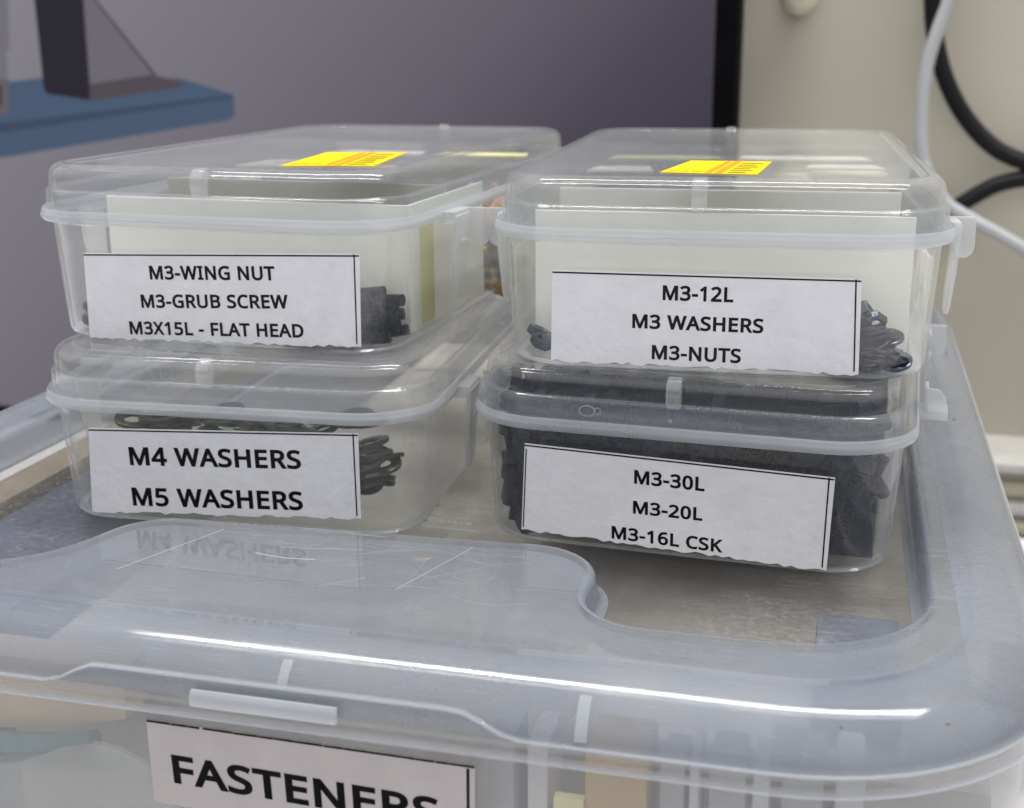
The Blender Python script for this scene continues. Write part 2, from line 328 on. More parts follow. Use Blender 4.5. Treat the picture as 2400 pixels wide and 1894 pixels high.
# ------------------------------------------------------------------ lettering
GLYPH = {"-":[129,[16,92,16,123,113,123,113,92],[0,2,1,0,3,2]],"0":[229,[210,144,209,121,207,100,204,81,200,64,195,49,188,35,179,23,170,14,158,6,145,0,131,-3,114,-4,94,-2,76,4,61,14,48,27,38,44,30,64,24,88,21,114,20,144,21,173,24,200,29,223,37,243,47,260,59,273,75,283,93,289,114,291,134,289,152,283,168,273,181,260,191,243,199,223,205,200,209,173,55,144,56,119,58,97,61,78,65,62,72,49,80,39,89,32,101,28,114,26,128,27,139,32,149,39,157,49,163,62,168,78,171,97,173,119,174,144,173,168,171,190,168,209,163,225,157,237,149,248,139,255,128,259,114,261,101,259,89,255,80,248,72,237,65,225,61,209,58,190,56,168],[29,31,30,28,31,29,28,32,31,27,32,28,27,33,32,26,33,27,26,66,33,66,34,33,26,67,66,65,34,66,25,67,26,65,35,34,64,35,65,25,68,67,25,69,68,63,35,64,25,70,69,62,35,63,62,36,35,24,70,25,24,71,70,61,36,62,24,72,71,60,36,61,23,72,24,60,37,36,23,73,72,59,37,60,22,73,23,59,38,37,22,74,73,58,38,59,21,74,22,58,0,38,21,39,74,57,0,58,20,39,21,20,40,39,56,0,57,56,1,0,56,2,1,20,41,40,55,2,56,19,41,20,55,3,2,19,42,41,54,3,55,18,42,19,54,4,3,18,43,42,53,4,54,17,43,18,53,5,4,17,44,43,52,5,53,17,45,44,51,5,52,51,6,5,16,45,17,16,46,45,50,6,51,50,7,6,16,47,46,49,7,50,16,48,47,48,7,49,15,48,16,15,7,48,15,8,7,15,9,8,14,9,15,14,10,9,13,10,14,13,11,10,12,11,13]],"1":[229,[142,0,108,0,108,200,108,207,108,214,108,220,108,225,108,230,109,235,109,240,109,244,109,249,105,245,101,242,98,239,94,235,90,232,85,227,54,202,36,226,113,286,142,286],[19,21,20,19,11,21,11,0,21,19,12,11,10,0,11,19,13,12,9,0,10,19,14,13,8,0,9,19,15,14,19,16,15,7,0,8,19,17,16,6,0,7,19,18,17,5,0,6,4,0,5,3,0,4,2,0,3,1,0,2]],"2":[229,[209,0,19,0,19,29,94,105,108,119,120,132,131,144,140,155,147,166,153,177,157,188,160,200,161,212,159,227,155,239,147,248,136,255,124,259,110,260,97,259,85,257,74,253,63,248,52,241,41,233,22,257,30,263,38,269,47,274,56,279,66,283,76,286,87,288,98,290,110,290,127,289,143,286,156,281,168,274,178,265,186,255,192,243,196,229,197,214,196,199,193,185,188,172,181,159,172,146,162,133,150,120,138,107,123,93,64,34,64,32,209,32],[33,35,34,32,35,33,32,36,35,31,36,32,31,37,36,30,37,31,29,37,30,29,38,37,28,38,29,28,39,38,27,39,28,26,39,27,26,18,39,18,40,39,25,18,26,25,19,18,17,40,18,25,20,19,16,40,17,25,21,20,24,23,25,23,22,25,22,21,25,16,41,40,15,41,16,14,41,15,14,42,41,13,42,14,13,43,42,12,43,13,12,44,43,11,44,12,10,44,11,10,45,44,9,45,10,9,46,45,8,46,9,8,47,46,7,47,8,7,48,47,6,48,7,6,49,48,5,49,6,5,50,49,4,50,5,4,51,50,3,51,4,3,52,51,2,52,3,2,53,52,2,54,53,2,55,54,2,0,55,1,0,2]],"3":[229,[198,219,197,207,194,196,190,186,185,177,178,170,170,163,160,158,150,154,138,151,138,149,159,145,176,138,190,128,199,115,205,99,206,81,205,65,201,51,195,37,186,25,174,15,159,7,141,1,120,-3,97,-4,82,-4,68,-2,55,-1,42,2,30,6,18,12,18,45,30,39,43,34,57,31,71,28,84,26,97,26,120,27,139,32,153,41,162,52,168,66,170,82,169,93,165,103,160,111,153,118,144,123,133,128,120,130,105,132,89,133,62,133,62,163,90,163,105,164,118,166,129,170,139,175,147,181,153,189,158,197,161,207,162,217,160,230,155,241,148,249,137,256,124,259,109,261,100,260,90,259,82,258,74,255,66,253,59,249,52,245,44,241,37,237,20,261,31,268,43,275,58,281,73,286,91,289,109,290,136,288,159,281,176,270,188,256,195,239],[86,88,87,85,88,86,85,89,88,84,89,85,83,89,84,83,90,89,82,90,83,82,91,90,81,71,82,71,91,82,80,79,81,79,78,81,78,77,81,77,76,81,76,75,81,75,74,81,74,73,81,73,72,81,72,71,81,70,91,71,69,91,70,69,92,91,68,92,69,67,92,68,66,92,67,66,0,92,65,0,66,65,1,0,64,1,65,64,2,1,63,2,64,62,2,63,62,3,2,61,3,62,61,4,3,60,4,61,60,5,4,59,5,60,59,6,5,58,6,59,57,6,58,56,6,57,56,7,6,54,56,55,54,7,56,54,8,7,54,9,8,54,10,9,54,11,10,54,12,11,54,53,12,53,52,12,52,13,12,51,13,52,50,13,51,49,13,50,49,14,13,48,14,49,47,14,48,47,15,14,46,15,47,45,15,46,45,16,15,44,16,45,43,16,44,43,17,16,42,17,43,42,18,17,41,18,42,41,19,18,31,33,32,40,19,41,31,34,33,40,20,19,31,35,34,39,20,40,31,36,35,31,37,36,38,20,39,31,38,37,31,20,38,31,21,20,31,22,21,30,22,31,30,23,22,29,23,30,28,23,29,28,24,23,27,24,28,26,24,27,26,25,24]],"4":[229,[221,65,180,65,180,0,146,0,146,65,8,65,8,95,143,288,180,288,180,97,221,97,146,187,146,194,146,200,146,206,146,212,146,217,146,222,147,227,147,232,147,237,147,241,147,246,148,250,146,250,144,245,141,240,138,234,135,228,132,223,129,219,43,97,146,97],[6,24,7,24,8,7,24,23,8,23,9,8,6,25,24,22,9,23,21,9,22,6,26,25,20,9,21,6,27,26,19,9,20,6,28,27,18,9,19,6,29,28,17,9,18,6,30,29,16,9,17,6,31,30,15,9,16,14,9,15,13,9,14,12,9,13,11,9,12,32,9,11,6,32,31,6,9,32,6,10,9,6,0,10,5,0,6,4,0,5,3,1,4,1,0,4,3,2,1]],"5":[229,[110,176,129,175,146,171,161,166,175,158,186,148,195,137,201,124,205,108,206,91,205,73,201,56,194,40,184,27,172,16,157,7,140,1,121,-3,99,-4,85,-4,71,-2,58,0,46,3,35,7,25,12,25,45,36,39,47,35,60,31,74,28,87,27,100,26,113,27,126,29,137,33,147,38,155,45,162,53,166,63,169,75,170,88,168,105,163,119,153,131,139,139,121,144,99,146,91,146,82,145,73,144,64,143,56,141,50,140,32,151,43,286,186,286,186,254,73,254,66,171,71,172,77,173,85,174,93,175,101,175],[53,57,54,57,55,54,57,56,55,53,58,57,63,1,0,62,1,63,61,1,62,61,2,1,60,2,61,59,2,60,58,2,59,53,2,58,53,3,2,53,4,3,53,5,4,52,51,53,51,50,53,50,49,53,49,48,53,48,47,53,47,46,53,46,5,53,46,45,5,45,6,5,44,6,45,43,6,44,43,7,6,42,7,43,42,8,7,41,8,42,41,9,8,40,9,41,40,10,9,39,10,40,38,10,39,38,11,10,37,11,38,37,12,11,36,12,37,24,26,25,35,12,36,35,13,12,24,27,26,34,13,35,24,28,27,33,13,34,24,29,28,32,13,33,24,30,29,32,14,13,31,14,32,24,31,30,24,14,31,24,15,14,23,15,24,23,16,15,22,16,23,21,16,22,21,17,16,20,17,21,19,17,20,19,18,17]],"6":[229,[22,122,22,139,24,155,25,171,28,187,32,202,37,217,44,230,51,243,61,255,71,265,84,274,98,281,114,286,133,289,153,290,159,290,165,290,172,289,178,289,184,288,188,287,188,257,183,258,178,259,172,260,166,261,160,261,154,261,137,260,121,257,108,252,96,245,87,237,79,227,72,216,67,203,63,190,61,176,59,161,57,146,60,146,64,152,69,157,75,163,82,168,89,172,97,175,106,177,116,179,128,179,143,178,158,175,171,169,183,161,192,151,200,139,206,125,209,110,211,92,209,73,206,56,199,41,191,28,180,16,168,8,153,1,137,-3,119,-4,106,-3,93,-1,81,4,70,10,60,17,50,27,42,38,35,51,29,66,25,83,23,102,119,26,135,27,148,33,160,42,169,55,174,71,176,92,174,109,169,124,162,136,151,144,137,150,120,152,108,151,97,148,87,144,79,138,71,131,66,124,61,116,59,108,58,99,58,90,59,82,62,73,65,65,68,57,73,49,79,43,85,37,92,32,100,29,109,26],[14,16,15,14,17,16,14,18,17,14,19,18,13,19,14,13,20,19,13,21,20,13,22,21,12,23,13,23,22,13,11,25,12,25,24,12,24,23,12,10,27,11,27,26,11,26,25,11,9,29,10,29,28,10,28,27,10,9,30,29,9,31,30,8,31,9,8,32,31,8,33,32,7,33,8,7,34,33,6,34,7,6,35,34,5,35,6,5,36,35,5,37,36,4,37,5,4,38,37,3,38,4,49,51,50,48,51,49,48,52,51,47,52,48,3,39,38,46,52,47,46,53,52,45,53,46,2,39,3,45,54,53,44,54,45,43,54,44,43,55,54,2,40,39,42,92,43,92,55,43,1,40,2,41,93,42,93,92,42,91,55,92,91,56,55,41,94,93,90,56,91,41,95,94,1,41,40,1,95,41,89,56,90,1,96,95,89,57,56,0,96,1,0,97,96,88,57,89,0,98,97,88,58,57,0,99,98,87,58,88,79,99,0,79,100,99,87,59,58,86,59,87,79,101,100,78,101,79,78,102,101,85,59,86,85,60,59,78,103,102,77,103,78,77,104,103,85,61,60,77,105,104,84,61,85,76,105,77,76,106,105,76,107,106,84,62,61,83,62,84,75,107,76,75,108,107,75,109,108,82,62,83,82,63,62,74,109,75,74,110,109,81,63,82,74,111,110,74,112,111,81,64,63,80,64,81,73,112,74,73,80,112,73,64,80,72,64,73,72,65,64,71,65,72,71,66,65,70,66,71,70,67,66,69,67,70,69,68,67]],"A":[256,[219,0,184,89,71,89,36,0,0,0,112,287,144,287,256,0,141,207,140,210,139,214,137,219,135,225,133,230,132,236,130,242,129,247,128,250,126,245,125,239,123,234,122,229,120,224,119,219,117,215,116,211,115,207,83,121,173,121],[4,6,5,4,17,6,17,7,6,4,18,17,16,7,17,15,7,16,4,19,18,14,7,15,4,20,19,13,7,14,4,21,20,12,7,13,4,22,21,11,7,12,4,23,22,4,24,23,10,7,11,4,25,24,9,7,10,4,26,25,8,7,9,4,27,26,28,7,8,4,2,27,2,28,27,2,1,28,1,7,28,4,3,2,0,7,1]],"B":[261,[121,286,154,285,181,279,202,270,217,257,226,239,229,215,229,205,227,195,223,185,218,177,212,170,205,164,196,159,186,155,175,152,175,150,186,148,197,144,207,140,217,134,224,127,231,118,235,108,238,95,239,81,238,65,234,50,227,37,218,26,206,17,193,9,177,4,159,1,140,0,39,0,39,286,128,164,150,166,167,170,178,176,186,185,191,197,192,211,190,226,185,237,175,245,162,251,144,254,122,255,75,255,75,164,75,134,75,30,133,30,156,32,173,37,186,45,194,56,199,69,200,84,200,94,198,103,194,111,188,118,181,123,172,128,160,132,146,134,130,134],[35,50,36,50,0,36,50,1,0,50,2,1,50,3,2,50,4,3,50,49,4,49,48,4,48,5,4,35,51,50,47,5,48,46,5,47,45,5,46,45,6,5,44,6,45,43,6,44,43,7,6,42,7,43,42,8,7,41,8,42,41,9,8,41,10,9,40,10,41,40,11,10,39,11,40,39,12,11,38,12,39,37,12,38,35,52,51,52,37,51,52,12,37,52,13,12,52,14,13,52,15,14,52,16,15,52,17,16,52,18,17,52,19,18,52,69,19,69,20,19,35,53,52,68,20,69,68,21,20,67,21,68,66,21,67,65,21,66,65,22,21,64,22,65,64,23,22,63,23,64,62,23,63,62,24,23,61,24,62,61,25,24,60,25,61,59,25,60,59,26,25,58,26,59,58,27,26,57,27,58,57,28,27,56,28,57,56,29,28,55,29,56,54,29,55,35,54,53,35,29,54,35,30,29,35,31,30,35,32,31,35,33,32,35,34,33]],"C":[253,[162,259,147,258,133,255,120,251,109,245,98,237,89,228,81,217,75,205,69,191,66,177,63,160,63,143,64,121,67,100,74,82,82,66,93,52,106,42,122,34,140,29,161,28,174,28,185,29,197,31,208,33,219,36,230,39,230,8,219,4,208,1,197,-1,185,-3,171,-4,156,-4,128,-2,104,4,83,14,65,28,50,45,39,65,31,89,26,115,24,144,25,165,28,184,33,203,40,220,49,235,60,249,72,261,87,272,103,280,121,286,141,289,162,290,177,290,191,288,204,286,218,283,230,278,241,273,227,243,217,247,208,250,197,254,186,256,174,258],[54,56,55,54,57,56,53,57,54,53,58,57,53,59,58,52,59,53,52,60,59,51,60,52,51,61,60,51,66,61,66,65,61,65,64,61,64,63,61,63,62,61,50,0,51,0,67,51,67,66,51,49,1,50,1,0,50,49,2,1,49,3,2,49,4,3,48,4,49,48,5,4,48,6,5,47,6,48,47,7,6,46,7,47,46,8,7,46,9,8,45,9,46,45,10,9,44,10,45,44,11,10,43,11,44,43,12,11,42,12,43,42,13,12,42,14,13,41,14,42,41,15,14,40,15,41,40,16,15,40,17,16,39,17,40,39,18,17,38,18,39,38,19,18,26,28,27,25,28,26,38,20,19,24,28,25,23,28,24,38,21,20,22,28,23,21,28,22,37,21,38,37,28,21,36,28,37,36,29,28,35,29,36,35,30,29,35,31,30,35,32,31,34,32,35,34,33,32]],"D":[293,[268,146,266,116,260,89,250,65,237,45,220,29,199,16,176,7,149,2,119,0,39,0,39,286,127,286,155,285,180,279,202,270,222,258,238,242,251,223,261,201,266,175,230,145,229,169,225,189,218,207,208,222,196,234,181,244,163,250,144,254,122,255,75,255,75,31,114,31,149,34,178,44,201,60,217,82,227,110],[10,31,11,31,12,11,31,13,12,31,14,13,31,15,14,31,16,15,31,30,16,30,29,16,29,17,16,10,32,31,28,17,29,27,17,28,26,17,27,26,18,17,25,18,26,25,19,18,24,19,25,23,19,24,23,20,19,22,20,23,22,0,20,21,0,22,21,1,0,38,1,21,38,2,1,37,2,38,37,3,2,36,3,37,36,4,3,35,4,36,35,5,4,34,5,35,33,5,34,10,33,32,10,5,33,10,6,5,10,7,6,10,8,7,10,9,8]],"E":[223,[199,0,39,0,39,286,199,286,199,255,75,255,75,165,192,165,192,134,75,134,75,32,199,32],[1,5,2,5,3,2,5,4,3,1,6,5,1,9,6,9,7,6,9,8,7,1,10,9,1,11,10,1,0,11]],"F":[208,[75,0,39,0,39,286,199,286,199,255,75,255,75,153,191,153,191,121,75,121],[1,5,2,5,3,2,5,4,3,1,6,5,1,9,6,9,7,6,9,8,7,1,0,9]],"G":[292,[163,151,262,151,262,11,247,6,231,2,215,0,199,-2,181,-4,162,-4,133,-2,108,4,87,14,68,27,52,44,40,65,31,88,26,114,24,143,26,172,32,198,42,221,56,241,72,258,93,272,116,282,143,288,173,290,189,290,204,288,218,286,232,283,246,278,258,273,245,242,234,247,223,250,210,254,197,256,184,258,171,259,149,257,130,252,112,245,97,234,85,221,75,205,68,186,64,166,62,143,63,121,67,101,73,83,82,67,93,53,108,42,125,34,146,29,170,27,182,27,193,28,202,29,211,31,219,32,226,34,226,119,163,119],[25,27,26,25,28,27,25,29,28,24,29,25,24,30,29,24,31,30,23,31,24,23,32,31,23,37,32,37,36,32,36,35,32,35,34,32,34,33,32,22,39,23,39,38,23,38,37,23,22,40,39,21,40,22,21,41,40,21,42,41,21,43,42,20,43,21,20,44,43,19,44,20,19,45,44,19,46,45,18,46,19,18,47,46,17,47,18,17,48,47,65,1,0,65,64,1,64,2,1,16,48,17,16,49,48,16,50,49,63,2,64,15,50,16,15,51,50,14,51,15,14,52,51,14,53,52,13,53,14,13,54,53,12,54,13,12,55,54,62,2,63,12,56,55,61,2,62,60,2,61,59,2,60,12,57,56,58,2,59,57,2,58,11,57,12,11,2,57,10,2,11,10,3,2,10,4,3,9,4,10,9,5,4,9,6,5,8,6,9,8,7,6]],"H":[297,[258,0,222,0,222,134,75,134,75,0,39,0,39,286,75,286,75,165,222,165,222,286,258,286],[5,7,6,5,8,7,9,11,10,9,0,11,5,3,8,3,9,8,3,2,9,2,0,9,5,4,3,1,0,2]],"I":[136,[119,0,16,0,16,21,50,28,50,257,16,265,16,286,119,286,119,265,86,257,86,28,119,21],[5,7,6,5,8,7,4,8,5,4,9,8,3,9,4,3,10,9,2,10,3,2,11,10,1,11,2,1,0,11]],"K":[248,[248,0,206,0,104,137,75,111,75,0,39,0,39,286,75,286,75,145,83,154,91,163,99,172,108,182,116,191,124,200,202,286,244,286,130,162],[5,7,6,5,8,7,14,16,15,14,17,16,13,17,14,12,17,13,11,17,12,10,17,11,9,17,10,9,2,17,2,0,17,8,2,9,5,3,8,3,2,8,1,0,2,5,4,3]],"L":[210,[39,0,39,286,75,286,75,32,200,32,200,0],[0,2,1,0,3,2,0,4,3,0,5,4]],"M":[364,[165,0,71,251,69,251,70,245,70,238,71,231,71,222,71,213,72,203,72,194,72,184,72,174,72,0,39,0,39,286,92,286,180,52,182,52,272,286,325,286,325,0,289,0,289,176,289,185,289,195,289,204,290,213,290,222,291,230,291,238,292,245,292,251,290,251,195,0],[13,2,14,2,15,14,2,1,15,1,16,15,17,32,18,32,19,18,32,31,19,31,20,19,13,3,2,0,16,1,17,33,32,30,20,31,13,4,3,29,20,30,13,5,4,28,20,29,13,6,5,27,20,28,13,7,6,26,20,27,13,8,7,25,20,26,24,20,25,13,9,8,23,20,24,13,10,9,22,20,23,13,11,10,21,20,22,13,12,11,0,17,16,0,33,17]],"N":[305,[266,0,224,0,71,238,69,238,69,231,70,224,70,216,71,207,71,198,72,189,72,179,72,170,72,160,72,0,39,0,39,286,81,286,233,49,235,49,235,54,234,61,234,69,234,77,233,87,233,97,232,107,232,116,232,125,232,286,266,286],[14,3,15,3,16,15,3,2,16,2,17,16,27,29,28,27,0,29,14,4,3,1,17,2,14,5,4,14,6,5,14,7,6,14,8,7,14,9,8,14,10,9,14,11,10,14,12,11,14,13,12,26,0,27,25,0,26,24,0,25,23,0,24,22,0,23,21,0,22,20,0,21,19,0,20,18,0,19,1,18,17,1,0,18]],"R":[249,[118,286,140,285,160,282,177,277,191,270,202,261,211,250,217,237,221,222,222,205,221,191,218,178,214,167,208,157,200,149,192,143,183,137,174,132,165,128,243,0,201,0,132,118,75,118,75,0,39,0,39,286,116,255,75,255,75,149,118,149,139,150,156,155,169,163,178,173,183,187,185,203,184,215,182,225,177,233,172,240,164,246,155,250,144,253,131,254],[24,27,25,27,0,25,27,1,0,27,2,1,27,3,2,27,4,3,27,5,4,27,26,5,26,43,5,43,6,5,24,28,27,42,6,43,41,6,42,41,7,6,40,7,41,39,7,40,38,7,39,38,8,7,37,8,38,36,8,37,36,9,8,35,9,36,35,10,9,34,10,35,34,11,10,33,11,34,33,12,11,32,12,33,32,13,12,31,13,32,31,14,13,30,14,31,29,14,30,29,15,14,24,22,28,22,29,28,22,15,29,22,16,15,22,17,16,22,18,17,22,21,18,21,19,18,24,23,22,20,19,21]],"S":[220,[201,77,200,60,196,46,189,33,179,22,168,13,153,6,137,0,119,-3,99,-4,89,-4,78,-3,68,-2,59,-1,50,0,42,2,34,4,27,7,20,10,20,44,31,40,43,36,56,32,71,30,86,28,101,27,114,28,126,30,136,33,145,37,152,43,158,49,162,56,164,64,165,73,165,82,163,90,159,97,154,103,147,109,139,115,128,120,114,126,98,132,86,137,75,142,66,147,57,152,49,158,43,165,37,172,32,179,29,188,26,197,25,207,24,217,25,232,29,245,36,256,44,266,55,275,68,281,82,286,98,289,115,290,131,290,145,288,159,286,171,283,183,279,194,274,183,243,173,247,162,251,151,254,139,257,127,258,115,259,103,258,93,256,85,253,77,249,71,245,67,239,63,232,61,225,61,217,61,208,63,200,67,193,71,187,78,181,86,176,96,170,109,165,123,159,139,153,153,146,166,139,176,132,185,123,192,114,197,103,200,91],[63,65,64,63,66,65,62,66,63,62,67,66,61,67,62,61,68,67,61,69,68,60,69,61,60,70,69,59,70,60,59,76,70,76,75,70,75,74,70,74,73,70,73,72,70,72,71,70,58,77,59,77,76,59,58,78,77,58,79,78,57,79,58,57,80,79,57,81,80,57,82,81,56,82,57,56,83,82,56,84,83,56,85,84,55,85,56,55,86,85,54,86,55,54,87,86,54,88,87,53,88,54,53,89,88,52,89,53,52,90,89,51,90,52,51,91,90,51,92,91,50,92,51,50,93,92,49,93,50,49,94,93,49,95,94,48,95,49,48,96,95,47,96,48,47,97,96,46,97,47,45,97,46,45,98,97,44,98,45,44,99,98,43,99,44,42,99,43,42,100,99,41,100,42,41,101,100,40,101,41,39,101,40,39,102,101,38,102,39,37,102,38,37,103,102,36,103,37,36,0,103,35,0,36,34,0,35,34,1,0,33,1,34,32,1,33,32,2,1,31,2,32,30,2,31,30,3,2,18,20,19,29,3,30,18,21,20,28,3,29,18,22,21,28,4,3,27,4,28,18,23,22,26,4,27,18,24,23,25,4,26,18,25,24,18,4,25,18,5,4,18,6,5,17,6,18,16,6,17,16,7,6,15,7,16,14,7,15,13,7,14,13,8,7,12,8,13,11,8,12,11,9,8,10,9,11]],"T":[223,[130,0,93,0,93,255,4,255,4,286,219,286,219,255,130,255],[3,5,4,3,6,5,2,6,3,1,7,2,7,6,2,1,0,7]],"U":[293,[257,101,255,82,251,64,245,48,235,33,223,20,208,10,190,2,169,-2,145,-4,112,-1,85,9,64,25,48,47,39,72,36,102,36,286,72,286,72,101,74,79,80,61,91,47,105,36,124,29,147,27,163,28,178,31,189,37,199,44,207,52,213,63,218,74,220,87,221,101,221,286,257,286],[15,17,16,15,18,17,33,35,34,33,0,35,14,18,15,32,0,33,32,1,0,14,19,18,31,1,32,31,2,1,14,20,19,30,2,31,13,20,14,30,3,2,29,3,30,13,21,20,28,3,29,28,4,3,12,21,13,12,22,21,27,4,28,26,4,27,12,23,22,26,5,4,25,5,26,12,24,23,24,5,25,12,5,24,11,5,12,11,6,5,11,7,6,10,7,11,10,8,7,9,8,10]],"W":[373,[368,286,291,0,255,0,199,188,198,193,196,199,194,205,193,211,191,216,190,222,189,227,188,231,187,236,186,239,185,242,185,244,184,239,183,236,183,231,182,227,180,222,179,216,178,211,176,205,175,199,173,193,171,186,117,0,81,0,5,286,43,286,87,111,89,105,90,99,91,93,93,87,94,81,95,76,96,70,97,64,98,59,99,54,100,48,101,43,101,49,102,54,103,60,104,65,105,71,107,77,108,83,110,89,111,95,113,102,114,108,116,113,166,286,204,286,256,112,258,106,260,100,261,94,263,87,264,81,266,75,267,70,268,64,269,58,270,53,271,48,272,43,273,50,274,57,275,64,276,72,278,80,280,87,282,95,284,104,286,112,330,286],[28,30,29,28,31,30,55,57,56,55,15,57,15,58,57,79,0,80,79,1,0,55,14,15,14,58,15,13,58,14,55,16,14,12,58,13,55,17,16,55,18,17,11,58,12,55,19,18,10,58,11,55,20,19,9,58,10,55,21,20,8,58,9,7,58,8,55,22,21,6,58,7,55,23,22,5,58,6,55,24,23,4,58,5,55,25,24,3,58,4,55,26,25,2,58,3,55,27,26,54,27,55,2,59,58,78,1,79,28,32,31,53,27,54,2,60,59,28,33,32,77,1,78,52,27,53,2,61,60,28,34,33,76,1,77,51,27,52,2,62,61,28,35,34,50,27,51,2,63,62,75,1,76,28,36,35,49,27,50,28,37,36,2,64,63,74,1,75,48,27,49,28,38,37,2,65,64,73,1,74,47,27,48,28,39,38,2,66,65,46,27,47,28,40,39,72,1,73,2,67,66,45,27,46,28,41,40,2,68,67,71,1,72,44,27,45,28,42,41,2,69,68,70,1,71,43,27,44,28,43,42,2,70,69,28,27,43,2,1,70]],"X":[235,[233,0,192,0,117,124,40,0,2,0,97,149,8,286,48,286,118,174,188,286,227,286,138,150],[5,7,6,5,8,7,8,10,9,8,11,10,5,11,8,5,0,11,4,2,5,2,0,5,4,3,2,1,0,2]]}
def bold(v, t, w):
    P = [(v[i], v[i+1]) for i in range(0, len(v), 2)]; T = [t[i:i+3] for i in range(0, len(t), 3)]
    cnt = {}
    for a, b, c in T:
        ar = (P[b][0]-P[a][0])*(P[c][1]-P[a][1]) - (P[b][1]-P[a][1])*(P[c][0]-P[a][0])
        if ar < 0: b, c = c, b
        for e in ((a, b), (b, c), (c, a)): cnt[e] = 1
    E = [e for e in cnt if (e[1], e[0]) not in cnt]
    nrm = {}
    for a, b in E:
        dx = P[b][0]-P[a][0]; dy = P[b][1]-P[a][1]; l = (dx*dx+dy*dy)**.5 or 1
        for q in (a, b): nrm.setdefault(q, []).append((dy/l, -dx/l))
    Q = list(P); idx = {}
    for q, L in nrm.items():
        sx = sum(n[0] for n in L); sy = sum(n[1] for n in L); l = (sx*sx+sy*sy)**.5 or 1; sx /= l; sy /= l
        co = max(.55, sx*L[0][0]+sy*L[0][1]); idx[q] = len(Q); Q.append((P[q][0]+sx*w/co, P[q][1]+sy*w/co))
    return Q, [list(x) for x in T] + [[a, b, idx[b], idx[a]] for a, b in E]
def text_line(s, x0, z0, x1, z1, cap, fn, V, F):
    """one printed line from (x0, z0) to (x1, z1) on a label; fn maps label (x, z) to a point just off the paper"""
    W = []; x = 0; kern = 14
    for ch in s:
        if ch == ' ': x += 125; continue
        adv, v, t = GLYPH[ch]
        W.append((x, v, t)); x += adv + kern
    tot = x - kern - 20
    sx = (x1-x0)/tot; sz = cap/372
    for ox, v, t in W:
        Q, T = bold(v, t, 14); b = len(V)
        for q in Q:
            lx = (ox+q[0]-22)*sx
            V.append(fn(x0+lx, z0 + (z1-z0)*lx/(x1-x0) + (q[1]+4)*sz))
        F += [[b+k for k in f] for f in T]

# ================================================================== SETTING
MBt = MB(); MBt.box(-1.6, 1.6, -1.0, .60, -.20, -.1525)
tag(MBt.build('table_top', M['table'], None, 0), kind='structure')

panel = empty('wall_panel', (0.3, .52, -.15), 0, 'cream painted wall panel with a small round knob behind the boxes', 'wall panel')
m = MB(); m.box(-1.9, 1.6, 0, .02, -.05, 1.3); m.build('board', M['cream'], panel, 0)
kv = []
for i in range(9):
    a = R(90*i/8); kv.append((.0115*math.cos(a)+.0005, -.010*math.sin(a)-.006))
kr = [[(rr*math.cos(t)-.217, y, rr*math.sin(t)+.288) for t in [2*math.pi*s/20 for s in range(20)]] for rr, y in [(.007, 0), (.007, -.005), (.0115, -.006)] + kv]
v, f = rings(kr); mesh('knob', v, f, M['creamtrim'], panel)

tr = empty('cable_trunking', (0, .40, -.1525), 0, 'ridged cream plastic trunking lying on the table behind the bin', 'trunking')
m = MB(); m.box(.10, .62, 0, .05, 0, .036); m.build('base', M['trunk'], tr, bevel=.002)
m = MB(); m.box(.10, .62, -.006, .05, .0375, .0425); m.build('lid_strip', M['whitetrim'], tr, bevel=.001)
for k, z in enumerate((.0055, .0165, .0275)):
    v, f = tube([(.10, 0, z), (.36, 0, z), (.62, 0, z)], .0048)
    mesh('ridge', v, f, M['trunk'] if k != 1 else M['whitetrim'], tr)

blk = MB(); blk.box(.188, .36, .135, .215, -.1525, -.131)
tag(blk.build('wooden_block', M['wood'], bevel=.0015), 'dark brown wooden block lying on the white table beside the bin', 'block')

# ------------------------------------------------------------------ monitor with a drawing program on its screen
mon = empty('monitor', (0, .48, -.15), 0, 'computer monitor with black bezel showing a blue plate drawn on a lilac screen', 'monitor')
def sc_pt(x, z, t): return (x*MM, t, z*MM + .15)
grad = [(.10, (.235, .220, .252)), (.42, (.172, .158, .190)), (.63, (.124, .111, .140)), (.80, (.072, .063, .085)), (.95, (.048, .041, .060))]
scr = emit('screen_lilac', (.2, .2, .2), 1.0, (1.5, -1.5, 1.185, grad))
m = MB(); m.box(-.80, .0372, 0, .004, .004, .60); scrn = m.build('screen', scr, mon, 0)
bz = MB()
bz.box(.0374, .0508, -.007, .03, 0, .62); bz.box(-.82, .0374, -.007, .03, -.0, .0038); bz.box(-.82, .0374, -.007, .03, .601, .62); bz.box(-.82, -.801, -.007, .03, .0038, .601)
bz.build('bezel', M['black'], mon, 0, bevel=.0006)
m = MB(); m.box(-.80, .036, .0045, .028, .013, .59); m.build('back_cover', M['black'], mon, 0)
